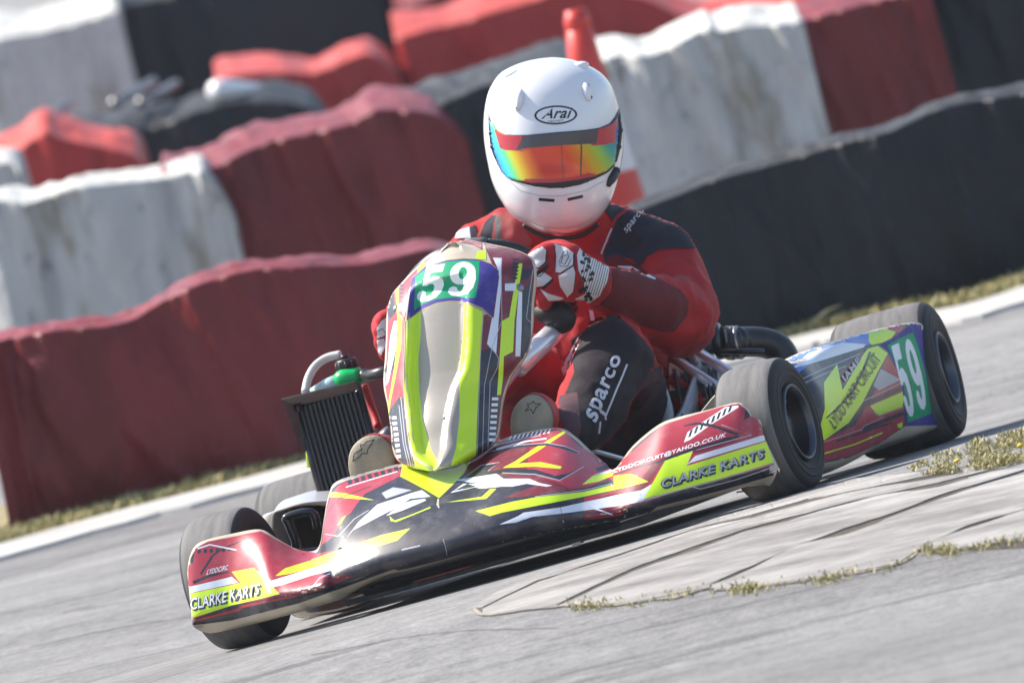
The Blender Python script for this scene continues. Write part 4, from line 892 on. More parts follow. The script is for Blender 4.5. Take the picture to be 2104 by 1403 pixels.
pr.poly(c7((1210, 400), (1270, 500), (1310, 600), (1325, 860), (1200, 960), (1000, 1060), (800, 1100), (800, 960), (1000, 870), (1130, 650)), R_, 7)
pr.poly(c7((1170, 500), (1280, 560), (1300, 570), (1160, 640), (1120, 610)), G_, 7); pr.poly(c7((1060, 720), (1300, 610), (1310, 640), (1080, 745)), N, 7)
pr.poly(c7((1100, 740), (1320, 645), (1318, 700), (1310, 745), (1160, 800), (1130, 780)), Y_, 7); pr.line(c7((1050, 712), (1180, 650), (1305, 590)), 1.6, G_); pr.line(c7((1130, 790), (1160, 805), (1315, 750)), 1.6, G_)
pr.poly(c7((1050, 880), (1200, 820), (1320, 770), (1320, 800), (1190, 850), (1050, 905)), N, 7); pr.line(c7((800, 975), (1050, 890), (1060, 870), (1190, 810)), 1.5, G_)
pr.line(c7((800, 1050), (1000, 990), (1180, 915)), 3, Y_); pr.poly(c7((1275, 860), (1310, 845), (1310, 880), (1285, 885)), Y_, 7); pr.line(c7((880, 970), (1170, 870), (1240, 850)), 4, N)
pr.line(c7((640, 575), (800, 500), (1040, 400)), 1.6, G_); pr.line(c7((660, 600), (800, 535), (980, 470)), 1.6, G_)
pr.poly(c7((800, 590), (885, 470), (920, 640), (1060, 400), (1085, 370), (1150, 350), (1215, 400), (1150, 520), (1050, 720), (960, 850), (800, 965), (775, 880), (805, 760)), Y_, 7)
pr.poly(c7((820, 790), (930, 700), (1050, 560), (1110, 390), (1130, 385), (1165, 430), (1110, 600), (1000, 760), (850, 905)), Y_, 7)
pr.line(c7((815, 820), (900, 745), (990, 640), (1060, 500), (1100, 390)), [3, 5, 6, 6, 5], N)
pr.text('LYDD KART CIRCUIT', c7((826, 838), (1118, 396), (1172, 440), (864, 896)), N, .006, .1)
pr.poly(c7((905, 520), (1010, 420), (1050, 390), (1040, 440), (930, 600)), D_, 7); pr.text('IAME', c7((905, 560), (1010, 425), (1035, 450), (935, 590)), G_, .02, .1)
pr.poly(c7((1165, 345), (1240, 305), (1370, 205), (1380, 150), (1480, 150), (1540, 330), (1580, 500), (1610, 700), (1640, 860), (1330, 872), (1325, 760), (1305, 600), (1260, 470), (1215, 385)), M['purple'], 7)
pr.poly(c7((1210, 350), (1290, 305), (1380, 262), (1420, 380), (1460, 520), (1490, 680), (1500, 790), (1345, 850), (1335, 700), (1310, 560), (1260, 440)), M['green'], 7)
digit(c7((1215, 368), (1340, 800), (1392, 822), (1288, 322))[0:1]+c7((1288, 322), (1392, 800), (1345, 822))[0:3] if False else c7((1222, 360), (1290, 330), (1405, 790), (1350, 825)), '5')
digit(c7((1306, 318), (1375, 290), (1488, 740), (1425, 785)), '9')
pr.build('sticker', podl)
# the right pod's vinyl covers its top and outside
me = podr.data
for m_ in ('silver', 'blue', 'neon'): me.materials.append(M[m_])
me.update()
for p in me.polygons:
    c__ = p.center
    if c__.z > .155 and p.normal.z > .25 or (c__.y < -.52 and abs(p.normal.y) > .6): p.material_index = 1 if c__.x > .40 else 2 if c__.x > .28 else 3 if c__.x > .18 else 1

# ---- steering wheel and column
swc = P(1000, 655, x=.60); nrm = Vector((-.86, .0, .50)).normalized(); a1 = Vector((0, 1, 0)); a1 = (a1-nrm*a1.dot(nrm)).normalized(); a2 = nrm.cross(a1)
rotw = -.5
mb = MB(); pts = []
for i in range(46):
    a = PI+.35-(PI+.52)*i/45; a = -a; r_ = .165
    pts.append(swc+a1*(r_*math.cos(a))+a2*(r_*math.sin(a)*1.0))
rs = [.0130+.0012*math.cos(i*.6) for i in range(64)]
mb.tube(pts, rs[:46], 14); mb.ball(pts[0], .0135); mb.ball(pts[-1], .0135); sw = mb.build('steering_wheel', M['black'], kart)
mb = MB()
for a in (rotw, rotw+2.1, rotw-2.1): mb.tube([swc, swc+(a1*math.cos(a)+a2*math.sin(a))*.15], [.012, .008], 8)
mb.lathe([(0, .01), (.045, .008), (.05, -.006), (0, -.01)], swc, nrm, 24); mb.build('spoke', M['blackmetal'], sw)
mb = MB(); g0, g1 = P(1118, 640, x=.64), P(1156, 648, x=.64); mb.tube([P(1108, 628, x=.64), g0, g1, P(1152, 672, x=.64), P(1148, 684, x=.64)], [.012, .022, .026, .020, .006], 14, smooth=4); mb.build('grip', M['glblk'], sw)
mb = MB(); mb.tube([swc+(a1*math.cos(t_)-a2*math.sin(t_))*.165 for t_ in (1.22, 1.30, 1.38, 1.46)], .0155, 14); mb.build('grip_band', M['suitgry'], sw)
mb = MB(); mb.tube([P(1160, 662, x=.60), P(1120, 700, x=.66), P(1062, 755, x=.74)], .0205, 18); mb.tube([P(1060, 757, x=.74), P(985, 850, x=.95)], .012, 14); mb.build('steering_column', M['chrome'], kart)

# ---- seat with stays
mb = MB(); cl = [(-.06, .42), (-.02, .25), (.04, .11), (.13, .055), (.26, .045), (.38, .07), (.46, .11)]; hh = [.02, .10, .20, .23, .20, .13, .07]; ww = [.17, .19, .205, .21, .21, .20, .18]
rows = []
for (x, z), h_, w_ in zip(cl, hh, ww):
    rows.append([Vector((x+(.10*abs(math.sin(t))**3 if x < .1 else 0), .045+w_*math.sin(t)*(1 if abs(t) < PI/2 else 1), z+h_*(1-math.cos(t))*1.0)) for t in [(-PI/2)+PI*i/16 for i in range(17)]])
seat = gridobj('seat', rows, M['suitgry'], kart, 4); solidify(seat, .007, 0); seat.data.materials[0] = M['helmgrey']
mb = MB()
for p, q in (((1398, 700), (1540, 792)), ((1352, 716), (1500, 812))):
    mb.tube([P(*p, x=.12), P(*q, x=.28)], .0105, 14)
mb.build('seat_stay', M['chrome'], kart)
# pale seat edge seen beside the leg
mb = MB(); mb.tube([P(1340, 742, x=.36), P(1356, 790, x=.38), P(1372, 850, x=.40), P(1368, 890, x=.42)], [.006, .011, .012, .010], 10, smooth=4); mb.build('seat_edge', M['helmgrey'], seat)

# ---- engine, exhaust and pipes on the left behind the driver
mb = MB(); ec = P(1455, 830, x=.12)
mb.box(ec+Vector((0, -.03, -.02)), (.20, .13, .13)); eng = mb.build('engine', M['engine'], kart, False)
mb = MB()
for i in range(6): mb.lathe([(.02, i*.014), (.058, i*.014), (.058, i*.014+.005), (.02, i*.014+.005)], P(1418, 822, x=.16), Vector((0, 1, 0)), 24)
mb.build('cooling_fin', M['steel'], eng)
mb = MB(); mb.tube([P(1420, 760, x=.05), P(1440, 705, x=.05), P(1478, 695, x=.05)], [.034, .033, .031], 18, smooth=4); mb.build('exhaust_can', M['steel'], kart)
mb = MB(); mb.tube([P(1470, 703, x=.05), P(1484, 700, x=.05)], .036, 18); mb.tube([P(1480, 722, x=.09), P(1570, 722, x=.09)], .006, 8); mb.build('clamp', M['blackmetal'], kart)
mb = MB(); pts = [P(1480, 700, x=.05), P(1500, 706, x=.03), P(1530, 702, x=.0), P(1570, 704, x=-.02), P(1600, 718, x=-.03), P(1614, 745, x=-.03), P(1618, 775, x=-.03)]
pts, _ = cr(pts, [1]*len(pts), 8); rr = [.030+(.0028 if i % 4 < 2 and 3 < i < 16 else 0) for i in range(len(pts))]
mb.tube(pts, rr, 20); mb.build('intake_hose', M['black'], kart)
for i, px in enumerate((1497, 1506, 1515)):
    mb = MB(); mb.tube([P(px, 704, x=.03), P(px+5, 703, x=.03)], .0335, 20); o = mb.build('hose_clip', M['steel'], kart)
mb = MB(); mb.tube([P(1376, 775, x=.2), P(1420, 808, x=.2), P(1490, 858, x=.3)], .012, 12); mb.tube([P(1380, 820, x=.2), P(1450, 870, x=.3)], .010, 12); mb.build('side_bar', M['framered'], kart)
mb = MB()
for i in range(3): mb.lathe([(.020, 0), (.026, .002), (.026, .006), (.020, .008)], P(1452+i*9, 818-i*2, x=.62), Vector((-.1, 1, 0)), 20)
mb.tube([P(1448, 820, x=.62), P(1485, 812, x=.62)], .019, 16); mb.build('brake_bellows', M['blackmetal'], kart)
mb = MB(); mb.tube([P(1080, 890, x=.9), P(1200, 920, x=.85), P(1290, 945, x=.8), P(1330, 958, x=.75)], .0045, 8); mb.build('brake_rod', M['chrome'], kart)
# cables along the left of the seat
mb = MB(); mb.tube([P(1385, 760, x=.2), P(1400, 840, x=.35), P(1395, 890, x=.5)], .004, 8, smooth=5); mb.tube([P(1400, 765, x=.15), P(1425, 850, x=.3), P(1405, 900, x=.5)], .003, 8, smooth=5); mb.build('cable', M['glblk'], kart)

# ---- radiator on the right
def radq(u_, v_, x): # corners of the core
    tl, tr, br, bl = (611, 832), (733, 790), (800, 1030), (676, 1072)
    a = (lerp(tl[0], tr[0], u_), lerp(tl[1], tr[1], u_)); c__ = (lerp(bl[0], br[0], u_), lerp(bl[1], br[1], u_)); return P(lerp(a[0], c__[0], v_), lerp(a[1], c__[1], v_), x=x)
mb = MB(); cs = [radq(0, 0, .50), radq(1, 0, .50), radq(1, 1, .50), radq(0, 1, .50)]; bk = [c__+Vector((-.035, 0, 0)) for c__ in cs]
mb.add(cs+bk, [(0, 1, 2, 3), (4, 7, 6, 5), (0, 4, 5, 1), (1, 5, 6, 2), (2, 6, 7, 3), (3, 7, 4, 0)]); rad = mb.build('radiator', M['black'], kart, False)
finm = mat('radiator_fin', (.045, .045, .048), .4, .5); fin0 = None
n = 13
for i in range(n):
    u_ = (i+.7)/(n+.4); mb = MB(); p, q = radq(u_, .03, .503), radq(u_, .97, .503); w_ = .0022
    d = Vector((0, w_, 0)); f_ = Vector((.006, 0, 0)); mb.add([p-d, p+d, q+d, q-d, p-d+f_, p+d+f_, q+d+f_, q-d+f_], [(0, 3, 2, 1), (4, 5, 6, 7), (0, 1, 5, 4), (1, 2, 6, 5), (2, 3, 7, 6), (3, 0, 4, 7)]); mb.build('fin', finm, rad, False)
mb = MB()
for u_ in (0, 1): mb.tube([radq(u_, -.01, .50), radq(u_, 1.0, .50)], .008, 10)
for v_ in (0, 1): mb.tube([radq(0, v_, .50), radq(1, v_, .50)], .009, 10)
mb.ball(radq(.0, .02, .515), .009, 8); mb.build('radiator_frame', M['blackmetal'], rad)
mb = MB(); A1, A2, A3, A4 = P(577, 819, x=.56), P(728, 783, x=.56), P(738, 800, x=.505), P(612, 834, x=.505); B1, B2_ = P(620, 928, x=.52), P(632, 925, x=.50)
th = Vector((-.002, 0, -.002)); mb.add([A1, A2, A3, A4, A1+th, A2+th, A3+th, A4+th], [(0, 1, 2, 3), (7, 6, 5, 4), (0, 4, 5, 1), (1, 5, 6, 2), (3, 2, 6, 7), (0, 3, 7, 4)])
th = Vector((-.003, .001, 0)); mb.add([A1, A4, B2_, B1, A1+th, A4+th, B2_+th, B1+th], [(0, 1, 2, 3), (7, 6, 5, 4), (0, 4, 5, 1), (1, 5, 6, 2), (2, 6, 7, 3), (0, 3, 7, 4)])
mb.build('radiator_shroud', M['shroud'], rad, False)
mb = MB(); mb.tube([P(627, 806, x=.47), P(633, 778, x=.45), P(648, 752, x=.43), P(672, 735, x=.42), P(700, 728, x=.42)], .0082, 12, smooth=6); mb.build('breather_hose', M['hose'], rad)
mb = MB(); cp = P(716, 764, x=.43); up_ = (P(708, 734, x=.43)-cp).normalized(); mb.lathe([(0, .0), (.021, .0), (.021, .022), (.018, .026), (0, .026)], cp, up_, 24)
for i in range(10): a = 2*PI*i/10; e1 = up_.orthogonal().normalized(); e2 = up_.cross(e1); c0 = cp+(e1*math.cos(a)+e2*math.sin(a))*.0205; mb.tube([c0, c0+up_*.021], .0022, 5)
mb.lathe([(0, .026), (.008, .026), (.008, .034), (0, .034)], cp, up_, 12); mb.build('filler_cap', M['black'], rad)
mb = MB(); b0 = P(715, 792, x=.44); pts = [P(640, 806, x=.44), P(672, 792, x=.44), P(700, 785, x=.44), P(740, 778, x=.44)]
mb.tube(pts[:3], [.008, .014, .018], 14); mb.build('header_tank', M['bottlew'], rad); mb = MB(); mb.tube([P(690, 784, x=.445), P(705, 779, x=.445), P(742, 772, x=.445)], [.012, .020, .017], 14, smooth=3); mb.build('tank_band', M['bottle'], rad)
mb = MB(); mb.tube([P(745, 775, x=.44), P(765, 770, x=.5), P(800, 760, x=.55)], .011, 12); mb.ball(P(750, 772, x=.45), .014); mb.build('radiator_hose', M['black'], rad)
mb = MB(); mb.tube([P(746, 790, x=.40), P(765, 840, x=.40), P(778, 880, x=.42)], [.010, .008, .010], 10, smooth=4); mb.build('radiator_bracket', M['framered'], rad); mb = MB(); mb.tube([P(630, 900, x=.5), P(634, 960, x=.5)], .0035, 8); mb.build('coolant_pipe', M['neon'], rad)
mb = MB(); mb.tube([P(786, 885, x=.8), P(800, 905, x=.8), P(806, 940, x=.85)], [.014, .018, .016], 12, smooth=4); mb.build('pedal_bracket', M['steel'], kart)

# ---- tubular foot guard at the right front, with the cream end of the pod cover behind
mb = MB(); lp = [(652, 1085), (640, 1052), (590, 1062), (592, 1075), (606, 1110), (612, 1135), (660, 1130)]
mb.tube([P(*p, x=.95) for p in lp], .0080, 12, smooth=5); mb.build('foot_guard', M['blackmetal'], kart)
# ---- tray lip, bolts and brackets hanging below the fairing
mb = MB()
def quadbar(pts, x, th=.006):
    q = [P(*p, x=x) for p in pts]; f_ = Vector((-.05, 0, 0)); mb.add(q+[a+f_ for a in q], [(0, 1, 2, 3), (7, 6, 5, 4), (0, 4, 5, 1), (1, 5, 6, 2), (2, 6, 7, 3), (3, 7, 4, 0)])
quadbar(c5((605, 1110), (860, 1040), (1160, 955), (1200, 985), ), 1.22); quadbar(c5((605, 1112), (1200, 985), (1100, 1035), (720, 1140)), 1.22)
quadbar(c5((1290, 915), (1700, 815), (1800, 830), (1290, 960)), 1.20); mb.build('tray_lip', M['framered'], kart, False)
mb = MB()
for px, py in c5((400, 1170), (450, 1165), (510, 1150), (560, 1140)):
    p = P(px, py, x=1.24); mb.tube([p, p+Vector((0, .004, .016))], .006, 6); mb.box(p+Vector((0, .006, .006)), (.012, .014, .008))
mb.build('bolt', M['brass'], kart)
mb = MB(); p = P(*c5((1840, 855))[0], x=1.2); mb.box(p, (.012, .012, .018)); mb.box(p+Vector((0, .004, -.004)), (.03, .016, .004)); mb.build('bracket', M['numwhite'], kart, False)

# ================================================================== DRIVER
drv = empty('person', KM); tag(drv, 'racing driver in red and black suit and white full face helmet, steering the go kart', 'person')
mb = MB()
def T(pts, rs, k=5, n=20): mb.tube(pts, rs, n, smooth=k); mb.ball(pts[0], rs[0], 8); mb.ball(pts[-1], rs[-1], 8)
# torso, shoulders, neck and (hidden) head
T([Vector((.15, .03, .15)), Vector((.13, .055, .30)), Vector((.15, .09, .43)), Vector((.16, .11, .50))], [.135, .135, .145, .115])
mb.ball(Vector((.20, .06, .34)), .135, 10, 0, (1, 1.15, 1.1)); mb.ball(Vector((.20, .11, .46)), .11, 10, 0, (1, 1.4, 1))
T([P(985, 530, x=.20), P(1060, 492, x=.19), P(1150, 482, x=.18), P(1250, 482, x=.18), P(1315, 506, x=.19), P(1350, 530, x=.20)], [.058, .060, .066, .060, .064, .072])
T([Vector((.19, .12, .53)), Vector((.24, .13, .62)), Vector((.28, .135, .70))], [.062, .058, .075])
# left arm
T([P(1355, 534, x=.20), P(1382, 592, x=.25), P(1398, 655, x=.33)], [.074, .074, .073])
T([P(1398, 655, x=.33), P(1350, 640, x=.44), P(1290, 612, x=.54), P(1240, 590, x=.61)], [.073, .064, .050, .040])
# right arm
T([P(985, 530, x=.20), P(910, 610, x=.28), P(855, 690, x=.36)], [.066, .060, .056]); T([P(855, 690, x=.36), P(822, 690, x=.50), P(808, 682, x=.60)], [.054, .045, .034])
# legs
hipL, hipR = Vector((.22, .115, .14)), Vector((.22, -.07, .14))
T([hipL, P(1285, 812, x=.42), P(1262, 732, x=.62)], [.090, .078, .070]); T([P(1262, 732, x=.62), P(1236, 790, x=.70), P(1205, 850, x=.80), P(1160, 895, x=.95)], [.072, .068, .060, .042])
T([hipR, P(1090, 800, x=.42), P(1010, 745, x=.62)], [.105, .085, .070]); T([P(1010, 745, x=.62), P(950, 830, x=.75), P(860, 920, x=.95)], [.068, .060, .042])
body = mb.build('body', M['suit'], drv); remesh(body, .009, 7, .6)
me = body.data; me.update(); nv = [v.normal.copy() for v in me.vertices]
armax = [P(1388, 590, x=.25), P(1350, 640, x=.44)]
for v, nn in zip(me.vertices, nv):
    c__ = v.co; w = .0055*noise.noise(c__*11+Vector((3, 0, 0)))+.0030*noise.noise(Vector((c__.x*14, c__.y*26, c__.z*34)))
    # fabric creases: ridged noise, stronger in crotch, elbow and waist
    f_ = 0
    for cen, rad_ in ((P(1380, 650, x=.36), .16), (P(1110, 780, x=.40), .18), (P(1330, 560, x=.24), .10), (P(1190, 850, x=.8), .10), (P(1010, 480, x=.2), .12), (P(1250, 760, x=.6), .12)):
        d = (c__-cen).length/rad_; f_ = max(f_, math.exp(-d*d))
    rg_ = 1-abs(noise.noise(Vector((c__.x*9+c__.z*6, c__.y*13-c__.z*9, c__.z*17+c__.y*7))))*2.4
    v.co = c__+nn*(w+f_*.0110*max(-.6, rg_)+f_*.003*noise.noise(c__*60))
bvb = bvh_of(body); pr = Prints(bvb, .0020, maxedge=.06, toff=.0032)
B_, NV, WH, GR = M['suitblk'], M['suitnavy'], M['suitwht'], M['suitgry']
# left leg: black
pr.poly(c3((400, 1270), (400, 1180), (395, 1040), (330, 1000), (380, 880), (360, 700), (430, 640), (470, 590), (540, 560), (620, 565), (700, 640), (760, 700), (830, 790), (920, 900), (960, 1000), (950, 1260), (700, 1400), (500, 1400)), B_, 7)
pr.poly(c3((280, 1100), (300, 1010), (395, 990), (410, 1180), (400, 1250), (330, 1200)), M['sunlit_leg'], 7)  # sunlight on the dark leg, painted as a lighter patch
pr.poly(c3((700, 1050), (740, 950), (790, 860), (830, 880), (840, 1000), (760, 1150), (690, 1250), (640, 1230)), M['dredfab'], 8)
q = c3((428, 1120), (590, 785), (655, 812), (512, 1180)); pr.text('sparco', q, WH, .024, 0)
pr.line(c3((668, 835), (545, 1125)), 3.6, WH); pr.line(c3((545, 1125), (548, 1140)), 3.6, WH); pr.line(c3((518, 1150), (510, 1215)), 3.6, WH)
pr.poly(c3((300, 860), (340, 790), (400, 680), (420, 700), (380, 780), (350, 860), (320, 920)), WH, 7)
# left shoulder and upper arm: dark
pr.poly(c3((540, 230), (600, 60), (560, 0), (520, -60), (700, -120), (900, -80), (1100, 40), (1110, 190), (1040, 195), (960, 190), (850, 200), (780, 240), (740, 300), (700, 250), (640, 240), (560, 330)), NV, 7)
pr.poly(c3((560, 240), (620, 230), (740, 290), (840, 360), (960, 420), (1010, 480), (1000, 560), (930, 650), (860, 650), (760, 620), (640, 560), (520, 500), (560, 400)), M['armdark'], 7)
pr.line(c3((575, 90), (600, 30), (680, -30)), [4, 7, 4], M['suit']); pr.line(c3((528, 225), (560, 130), (582, 80)), 3, WH)
pr.text('sparco', c2((1120, 1250), (1230, 1115), (1255, 1145), (1150, 1285)), WH, .01, 0); pr.text('sparco', c2((1120, 1250), (1230, 1115), (1255, 1145), (1150, 1285)), WH, .01, 0)
pr.line(c3((620, 292), (690, 300), (760, 335), (825, 362)), [2, 8, 7, 3], WH); pr.line(c3((700, 300), (720, 330), (800, 362)), 2, M['suitnavy'])
# chest trim and right shoulder
pr.poly(c3((20, 0), (60, 10), (130, 60), (280, 130), (230, 160), (110, 80)), M['suit'], 7)
pr.poly(c1((640, 60), (700, 0), (800, -20), (850, 60), (900, 140), (890, 180), (745, 150), (650, 140), (610, 120)), M['suitpink'], 6); pr.poly(c1((655, 50), (690, 10), (715, 10), (700, 60), (690, 135), (640, 130), (630, 110)), NV, 6); pr.poly(c1((720, 0), (745, 40), (735, 90), (745, 140), (715, 135), (705, 80)), GR, 6); pr.poly(c1((570, 75), (605, 60), (612, 130), (580, 130)), NV, 6); pr.poly(c1((480, 130), (520, 90), (572, 70), (580, 128)), WH, 6)  # first panel is a pinker red than the rest of the suit
pr.line(c3((470, 520), (480, 590)), 8, WH)
pr.build('suit_panel', body)

# ---- boots with tan soles
def boot(cx, cy, w_, h_, x, tilt, cut, lab):
    root = MB(); n = 28; c0 = P(cx, cy, x=x); rx = P(cx+100, cy, x=x)-c0; ry = P(cx, cy-100, x=x)-c0
    ct_, st_ = math.cos(tilt), math.sin(tilt)
    def pt(a, k, dx): 
        u_, v_ = math.cos(a)*w_*k, (math.sin(a)*h_ if math.sin(a) > 0 else math.sin(a)*h_*1.25)*k
        if v_ > 0: u_ *= 1-.10*(v_/h_)**2
        return c0+rx*((u_*ct_+v_*st_)/100)+ry*((v_*ct_-u_*st_)/100)+Vector((dx, 0, 0))
    rings = [(.0, .004), (.6, .003), (.93, .001), (1.0, -.004), (1.0, -.012)]
    vs = []; 
    for k_, dx in rings: vs += [pt(2*PI*i/n, max(k_, .001), dx) for i in range(n)]
    root.add(vs, [q[::-1] for q in grid_faces(len(rings), n, True)])
    up2 = MB(); vs = []
    for k_, dx in ((1.03, -.006), (1.05, -.02), (1.0, -.05), (.85, -.09), (.6, -.12), (.1, -.13)): vs += [pt(2*PI*i/n, k_, dx) for i in range(n)]
    up2.add(vs, [q[::-1] for q in grid_faces(6, n, True)])
    b = up2.build('boot', M['bootred'], drv); s_ = root.build('sole', M['sole'], b); outer(b); outer(s_)
    bs = bvh_of(s_); p2 = Prints(bs, .0007, g=3)
    star = cut
    for a, b__ in zip(star, star[1:]+star[:1]): p2.line([a, b__], 1.6, M['glblk'])
    p2.build('star_logo', s_)
star1 = c5((440, 145), (385, 160), (365, 185), (340, 180), (352, 215), (300, 245), (290, 297), (340, 262), (352, 240), (388, 245), (392, 215))
boot(763, 945, 48, 52, 1.04, .18, [tuple(p) for p in star1], 'r')
star2 = c3((118, 1050), (138, 1050), (152, 1035), (158, 1050), (192, 1050), (165, 1072), (150, 1105), (138, 1080), (105, 1090), (125, 1070))
boot(1092, 866, 44, 56, 1.05, .10, [tuple(p) for p in star2], 'l')

# ---- gloves
gfr = [P(1150, 560, x=.66)]
mb = MB()
T([P(1240, 590, x=.605), P(1208, 575, x=.635), P(1178, 562, x=.66)], [.040, .042, .044])
mb.ball(P(1168, 535, x=.66), .034, 8); mb.ball(P(1172, 585, x=.655), .034, 8)
fingers = [((1150, 520), (1118, 516), (1094, 538), .0165), ((1146, 548), (1110, 546), (1088, 566), .0165), ((1146, 576), (1112, 578), (1098, 598), .0160), ((1152, 602), (1128, 606), (1116, 622), .0145)]
for a, b__, c__, r_ in fingers: T([P(*a, x=.668), P(*b__, x=.682), P(*c__, x=.668), P(c__[0]+18, c__[1]+6, x=.64)], [r_*1.15, r_, r_*.95, r_*.8], 5, 14)
T([P(1170, 520, x=.62), P(1150, 508, x=.60), P(1120, 510, x=.585)], [.018, .016, .013], 5, 14)
gl = mb.build('glove', M['glred'], drv); remesh(gl, .0035, 4, .5); gl['label'] = 'left glove, red and white, gripping the top of the steering wheel'
bg_ = bvh_of(gl); pr = Prints(bg_, .0007, maxedge=.03, g=3); GW, GB = M['glwht'], M['glblk']
pr.poly(c3((110, 235), (150, 205), (200, 180), (222, 200), (215, 265), (165, 320), (120, 260)), GW, 4); pr.poly(c3((165, 325), (235, 270), (240, 290), (190, 330), (165, 345)), GB, 4)
pr.poly(c3((175, 340), (205, 320), (255, 355), (215, 395), (160, 405), (150, 390)), GW, 4); pr.poly(c3((195, 405), (260, 355), (262, 370), (215, 412)), GB, 4)
pr.poly(c3((185, 410), (230, 440), (320, 465), (300, 475), (235, 480)), GW, 4)
pr.poly(c3((265, 165), (330, 185), (372, 215), (370, 280), (300, 325), (275, 320), (278, 230)), GW, 4); pr.poly(c3((290, 340), (370, 285), (385, 330), (370, 430), (340, 460), (300, 400)), GW, 4)
pr.line(c3((275, 330), (300, 335), (372, 285), (374, 220)), 2.4, GB); pr.line(c3((300, 250), (320, 210), (340, 205), (345, 240), (325, 280), (305, 270), (315, 235), (335, 225)), 1.8, GB)
pr.line(c3((360, 250), (340, 290), (300, 290), (298, 255)), 1.6, GB); pr.line(c3((225, 195), (225, 265)), 2, GB); pr.line(c3((270, 170), (272, 320)), 1.6, GB)
pr.poly(c3((392, 225), (410, 180), (470, 195), (540, 230), (572, 290), (560, 370), (520, 450), (460, 495), (380, 470), (440, 440), (430, 380), (400, 310)), GW, 4)
for i in range(13): a = 415+i*11; pr.line(c3((a+38, 205+i*10), (a+12, 300+i*11), (a-25+i*2, 425+i*3)), 1.4, GB, 5)
random.seed(3)
for i in range(46): cx_, cy_ = random.uniform(398, 470), random.uniform(205, 470); pr.poly(c3((cx_, cy_), (cx_+14, cy_-8), (cx_+20, cy_+8), (cx_+4, cy_+14)), GB, 6)
pr.line(c3((345, 455), (372, 440), (385, 330), (378, 220)), 1.6, GB); pr.line(c3((135, 300), (180, 300), (225, 265)), 2.6, GB); pr.line(c3((140, 345), (190, 345), (235, 290)), 2.2, GB); pr.line(c3((170, 410), (215, 410), (262, 362)), 2.2, GB)
pr.build('glove_panel', gl)
mb = MB()
T([P(812, 684, x=.60), P(800, 672, x=.63)], [.036, .036])
for i, (a, b__, c__) in enumerate((((805, 655), (788, 656), (784, 668)), ((802, 672), (782, 678), (780, 690)), ((804, 690), (784, 700), (784, 710)), ((808, 706), (792, 718), (792, 728)))): T([P(*a, x=.64), P(*b__, x=.655), P(*c__, x=.64)], [.017, .0155, .013], 5, 14)
T([P(812, 650, x=.62), P(806, 636, x=.60)], [.016, .013])
gr = mb.build('glove', M['glred'], drv); remesh(gr, .0035, 4, .5); gr['label'] = 'right glove, mostly hidden behind the front panel'
bg_ = bvh_of(gr); pr = Prints(bg_, .0007, maxedge=.03, g=3)
pr.poly(c1((88, 600), (110, 560), (140, 540), (150, 600), (125, 640), (90, 650)), GW, 4); pr.poly(c1((88, 660), (125, 650), (135, 690), (110, 740), (95, 720)), GW, 4); pr.line(c1((92, 615), (115, 600), (135, 625)), 1.6, GB); pr.line(c1((90, 655), (130, 645)), 1.4, GB)
pr.build('glove_panel', gr)

# ---- helmet
HR = [(118, 1136, 1136, -.035, .0), (121, 1108, 1166, -.02, .045), (130, 1071, 1196, 0, .082), (148, 1034, 1230, .0, .115), (172, 1015, 1251, .005, .135), (198, 1004, 1262, .01, .147), (234, 998, 1272, .012, .156), (270, 997, 1277, .012, .162), (305, 1000, 1278, .010, .165), (338, 1006, 1274, .012, .166), (366, 1012, 1268, .014, .170), (396, 1023, 1259, .018, .166), (426, 1041, 1246, .022, .150), (450, 1063, 1228, .026, .128), (468, 1093, 1204, .030, .095), (478, 1120, 1180, .034, .055), (481, 1150, 1152, .036, .0)]
hx = .33
e3 = (CK-P(1140, 300, x=hx)).normalized(); rr_ = crn([list(r_) for r_ in HR], 3); rows = []; n = 72
tl_ = math.radians(-3)
for r_ in rr_:
    L, Rr = P(r_[1], r_[0]+(r_[2]-r_[1])*-.0-0, x=hx), P(r_[2], r_[0], x=hx); c0 = (L+Rr)/2; a_ = max(.0006, (Rr-L).length/2); ax_ = (Rr-L).normalized() if a_ > .001 else kr
    ax_ = (ax_-e3*ax_.dot(e3)).normalized(); row = []
    for i in range(n):
        th = 2*PI*i/n; cs_, sn_ = math.cos(th), math.sin(th)
        ex = 2.15; k_ = (abs(cs_)**ex+abs(sn_)**ex)**(-1/ex)
        dep = r_[4] if sn_ > 0 else max(.0006, a_*1.12)
        row.append(c0+ax_*(a_*cs_*k_)+e3*((r_[3]*.4)+max(.0005, dep*.93)*sn_*k_))
    rows.append(row)
hel = mesh_obj('helmet', [p for r_ in rows for p in r_], grid_faces(len(rows), n, True), M['helmet'], drv); outer(hel); hel['label'] = 'white full face helmet with a mirrored rainbow visor'
bvh_ = bvh_of(hel)
def shell(name, poly, off_, m, parent, edge=True):
    pr_ = Prints(bvh_, off_, 0, .05, 3.5); pr_.poly(poly, m, 4); o = pr_.build(name, parent); solidify(o, min(off_*.9, .004), -1); return o
vtop = c2((212, 478), (232, 540), (265, 580), (310, 603), (380, 612), (470, 612), (600, 600), (720, 590), (850, 580), (950, 565), (1020, 535), (1055, 490), (1082, 435))
vbot = c2((1092, 540), (1085, 640), (1068, 740), (1045, 820), (1000, 865), (920, 905), (820, 945), (720, 965), (620, 968), (520, 955), (420, 930), (350, 905), (300, 860), (262, 780), (235, 690), (215, 590))
shell('visor_seal', vtop+vbot, .0022, M['helmblk'], hel)
